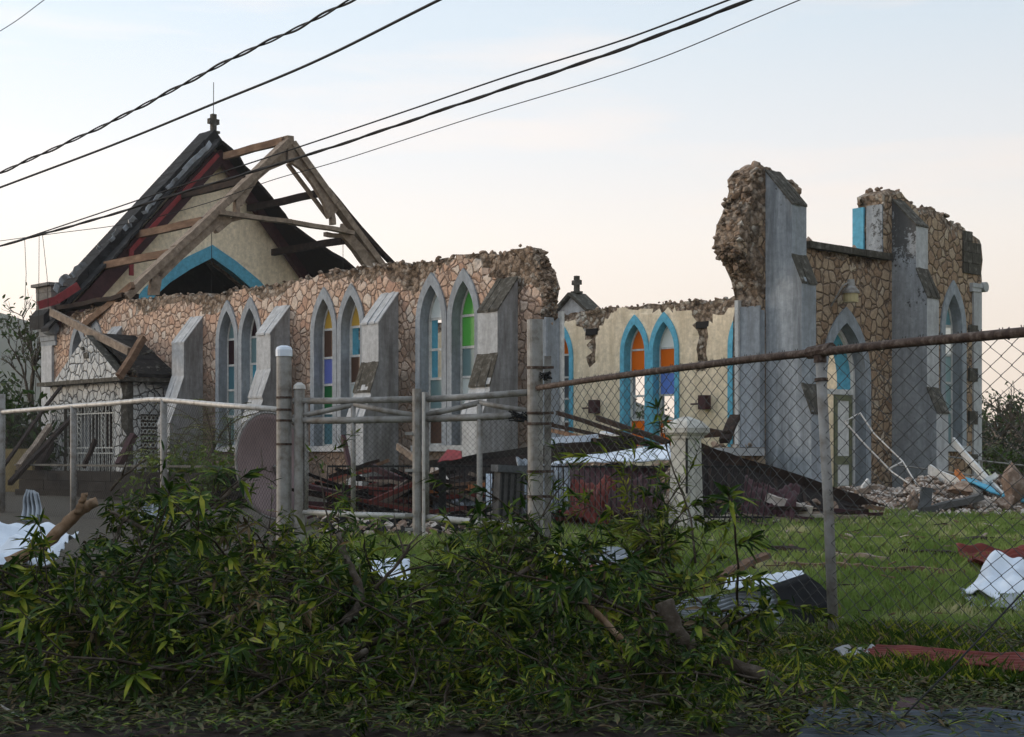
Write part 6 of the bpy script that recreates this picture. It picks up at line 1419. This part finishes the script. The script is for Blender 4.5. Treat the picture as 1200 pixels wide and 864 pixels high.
def bush(label, base, rx, ry, h, n, leafL, seed, mats, name='bush', cat='bush'):
    random.seed(seed); t = empty(name, base, 0, label, cat); mb = MB(); items = []
    cl = [(Vector((random.uniform(-rx, rx), random.uniform(-ry, ry), random.uniform(.25, 1) * h)), random.uniform(.25, .5) * h) for _ in range(16)]
    for c, r in cl: c.z *= 1 - .45 * abs(c.x / rx) ** 2; mb.tube([Vector((c.x * .4, c.y * .4, -.05)), Vector((c.x * .7, c.y * .7, c.z * .5)), c], [.04, .03, .012], 5)
    mb.build('stems', M['bark'], t)
    for _ in range(n):
        c, r = random.choice(cl); v = rvec(1); v = v.normalized() * r * random.random() ** .4; p = c + v
        if p.z < 0: p.z = random.uniform(0, .3)
        items.append((p, rvec(1), leafL * random.uniform(.6, 1.3), leafL * .4, rvec(1)))
    o = bpy.data.objects.new('foliage', leaves_mesh('foliage', items, mats)); COL.objects.link(o); o.parent = t
gb0 = lambda u, D: Vector(((u - 600) / F * D, D, gz((u - 600) / F * D, D)))
tree('storm_stripped_tree', 'tall thin storm-stripped tree left of the gable corner', gb0(42, 60), 8.2, .30, 420, .30, 11, BG, trunk=.16, spread=.55)
tree('storm_stripped_tree', 'shorter bare tree at the far left edge behind the fence', gb0(14, 66), 5.8, .5, 260, .35, 12, BG, trunk=.16)
tree('broken_palm', 'low ragged dark tree below the hill at the left edge', gb0(12, 52), 3.4, .5, 700, .35, 14, BG, trunk=.14, droop=.8)
bush('dark bush left of the corner pier', gb0(26, 48), 1.6, 1, 1.5, 1500, .3, 15, BG)
bush('dark bush at the left edge beyond the ochre wall', gb0(-10, 46), 2.0, 1, 2.6, 2000, .3, 16, BG)
tree('storm_stripped_tree', 'gnarled bare tree behind the right corner of the church', gb0(1176, 62), 4.6, .3, 260, .25, 21, BG, trunk=.22, spread=1.0)
tree('storm_stripped_tree', 'leafless tree at the right edge of the photo', gb0(1206, 66), 5.0, .3, 200, .25, 25, BG, trunk=.2, spread=1.0)
bush('olive hedge beyond the rubble at the right', gb0(1185, 60), 3.2, 1.2, 1.75, 2600, .22, 22, [M['leaf_bg'], M['leaf_bg'], M['wood']])
bush('darker hedge just past the right edge', gb0(1245, 58), 3.0, 1.2, 1.8, 2000, .26, 23, BG)
# far tree line on both sides, outside or at the frame's edges
for k, (u, D) in enumerate(((-120, 75), (-60, 82), (1290, 80), (1350, 72))): bush('distant tree belt clump %s' % ('left of the hill foot', 'behind the left fence end', 'right of the bare trees', 'furthest right of the belt')[k], gb0(u, D), 5, 2, 4.5, 2500, .5, 30 + k, BG)
# seedling palms and ferns between block wall and church
def frond_plant(label, base, h, n, seed, mat, leaflet=.22, name='young_palm'):
    random.seed(seed); t = empty(name, base, 0, label, 'plant'); mb = MB(); items = []
    mb.tube([(0, 0, -.05), (.02, 0, h * .3), (.0, .02, h * .5)], [.05, .04, .03], 7)
    for k in range(n):
        a = k * 2.4 + random.uniform(-.3, .3); ln = h * random.uniform(.5, .75); el = random.uniform(.6, 1.35); p = Vector((0, 0, h * random.uniform(.28, .5))); pts = [p]
        for i in range(9):
            d = Vector((math.cos(a) * math.cos(el), math.sin(a) * math.cos(el), math.sin(el))); p = p + d * ln / 9; el -= random.uniform(.10, .2); pts.append(p)
            s_ = d.cross(Vector((0, 0, 1))).normalized()
            if i > 0:
                for q in (0, .5):
                    for sg in (-1, 1): items.append((pts[-2] + (p - pts[-2]) * q, d * .6 + s_ * sg + Vector((0, 0, -.1)), leaflet * (1.1 - i * .07) * random.uniform(.8, 1.2), .022, (0, 0, 1)))
        mb.tube(pts, .008, 4)
    mb.build('stem', M['bark'], t); o = bpy.data.objects.new('fronds', leaves_mesh('fronds', items, mat)); COL.objects.link(o); o.parent = t
GF = [M['grass'], M['leaf'], M['leaf_yel']]
for (u, D, h, n, sd, lb) in ((205, 37, 2.3, 13, 41, 'feathery green palm seedling left of the tall one'), (250, 36, 3.1, 16, 42, 'tallest feathery palm seedling in front of the buttress'), (228, 34.5, 2.0, 12, 43, 'low bushy palm seedling before the block wall buttress'), (270, 36.5, 2.6, 12, 44, 'thin palm seedling close to the dish'), (180, 38, 1.7, 11, 45, 'small fern by the porch lattice window')):
    frond_plant(lb, gb0(u, D), h, n, sd, GF)
bush('broad leaved weed behind the left fence line', gb0(215, 33.8), .9, .4, 1.2, 900, .16, 46, GF, name='weed_clump', cat='plant')
bush('green weed clump beside the dish', gb0(262, 31.5), .8, .4, .95, 700, .16, 47, GF, name='weed_clump', cat='plant')

# ---------------------------------------------------------------- air
mb = MB(); mb.box((-1000, -300, -6), (1000, 1100, 98)); hz = mb.build('haze', bpy.data.materials.new('haze_air'))
hm = hz.data.materials[0]; hm.use_nodes = True; hn = hm.node_tree; ho = [n for n in hn.nodes if n.type == 'OUTPUT_MATERIAL'][0]
hn.nodes.remove(hn.nodes['Principled BSDF']); pv = hn.nodes.new('ShaderNodeVolumePrincipled'); pv.inputs['Density'].default_value = .00032; pv.inputs['Color'].default_value = (.95, .95, .96, 1); pv.inputs['Anisotropy'].default_value = .2
hn.links.new(pv.outputs[0], ho.inputs['Volume']); tag(hz, 'thin evening haze paling the far hills', 'haze', kind='stuff')

# ---------------------------------------------------------------- unseen houses added outside the frame only to shade the street edge
def house(loc, rz, w, d, h, label, wallmat):
    g = empty('added_shade_house', loc, rz, label, 'house')
    mb = MB(); mb.box((-w / 2, -d / 2, 0), (w / 2, d / 2, h)); mb.prism([(-d / 2, h), (0, h + 1.9), (d / 2, h)], lambda a, q, z: (q, a, z), -w / 2 + .01, w / 2 - .01); mb.build('wall', wallmat, g)
    mb = MB()
    for sg in (-1, 1): mb.add([(-w / 2 - .4, sg * (d / 2 + .5), h - .2), (w / 2 + .4, sg * (d / 2 + .5), h - .2), (w / 2 + .4, 0, h + 1.95), (-w / 2 - .4, 0, h + 1.95), (-w / 2 - .4, sg * (d / 2 + .5), h - .08), (w / 2 + .4, sg * (d / 2 + .5), h - .08), (w / 2 + .4, 0, h + 2.08), (-w / 2 - .4, 0, h + 2.08)], [(0, 1, 2, 3), (4, 5, 6, 7), (0, 1, 5, 4), (1, 2, 6, 5), (2, 3, 7, 6), (3, 0, 4, 7)])
    mb.build('roof', M['red_sheet'], g)
    for k in range(int(w / 3)):
        x = -w / 2 + 1.6 + k * 3; mb = MB(); mb.box((x - .5, d / 2 + .001, 1.1), (x + .5, d / 2 + .07, 2.3)); mb.box((x - .5, d / 2 + .001, h * .62), (x + .5, d / 2 + .07, h * .62 + 1.2)); wn_ = mb.build('window', M['white_wood'], g)
    mb = MB(); mb.box((w / 2 - 1.7, d / 2 + .001, 0), (w / 2 - .8, d / 2 + .08, 2.1)); mb.build('door', M['olive'], g)
house((-4, -9, 0), 0, 22, 8, 5.6, 'added unseen cream house behind the camera, put there to shade the street edge', M['gable_cream'])
house((19, -8, 0), 0, 14, 8, 5.2, 'added unseen grey house behind the camera at right, put there for shade', M['grey_light'])
house((-19, 13.5, 0), R(-90), 13, 7, 5.6, 'added unseen house beyond the left edge, put there to block low sun', M['gable_cream'])

bush('ragged shrub seen through the missing panes of the far wall', gb0(752, 60), 2.6, 1, 2.3, 1500, .2, 51, BG)
tree('storm_stripped_tree', 'bare shrubby tree seen through the far blue framed window pair', gb0(764, 62), 3.6, .3, 120, .22, 52, BG, trunk=.12, spread=1.0)
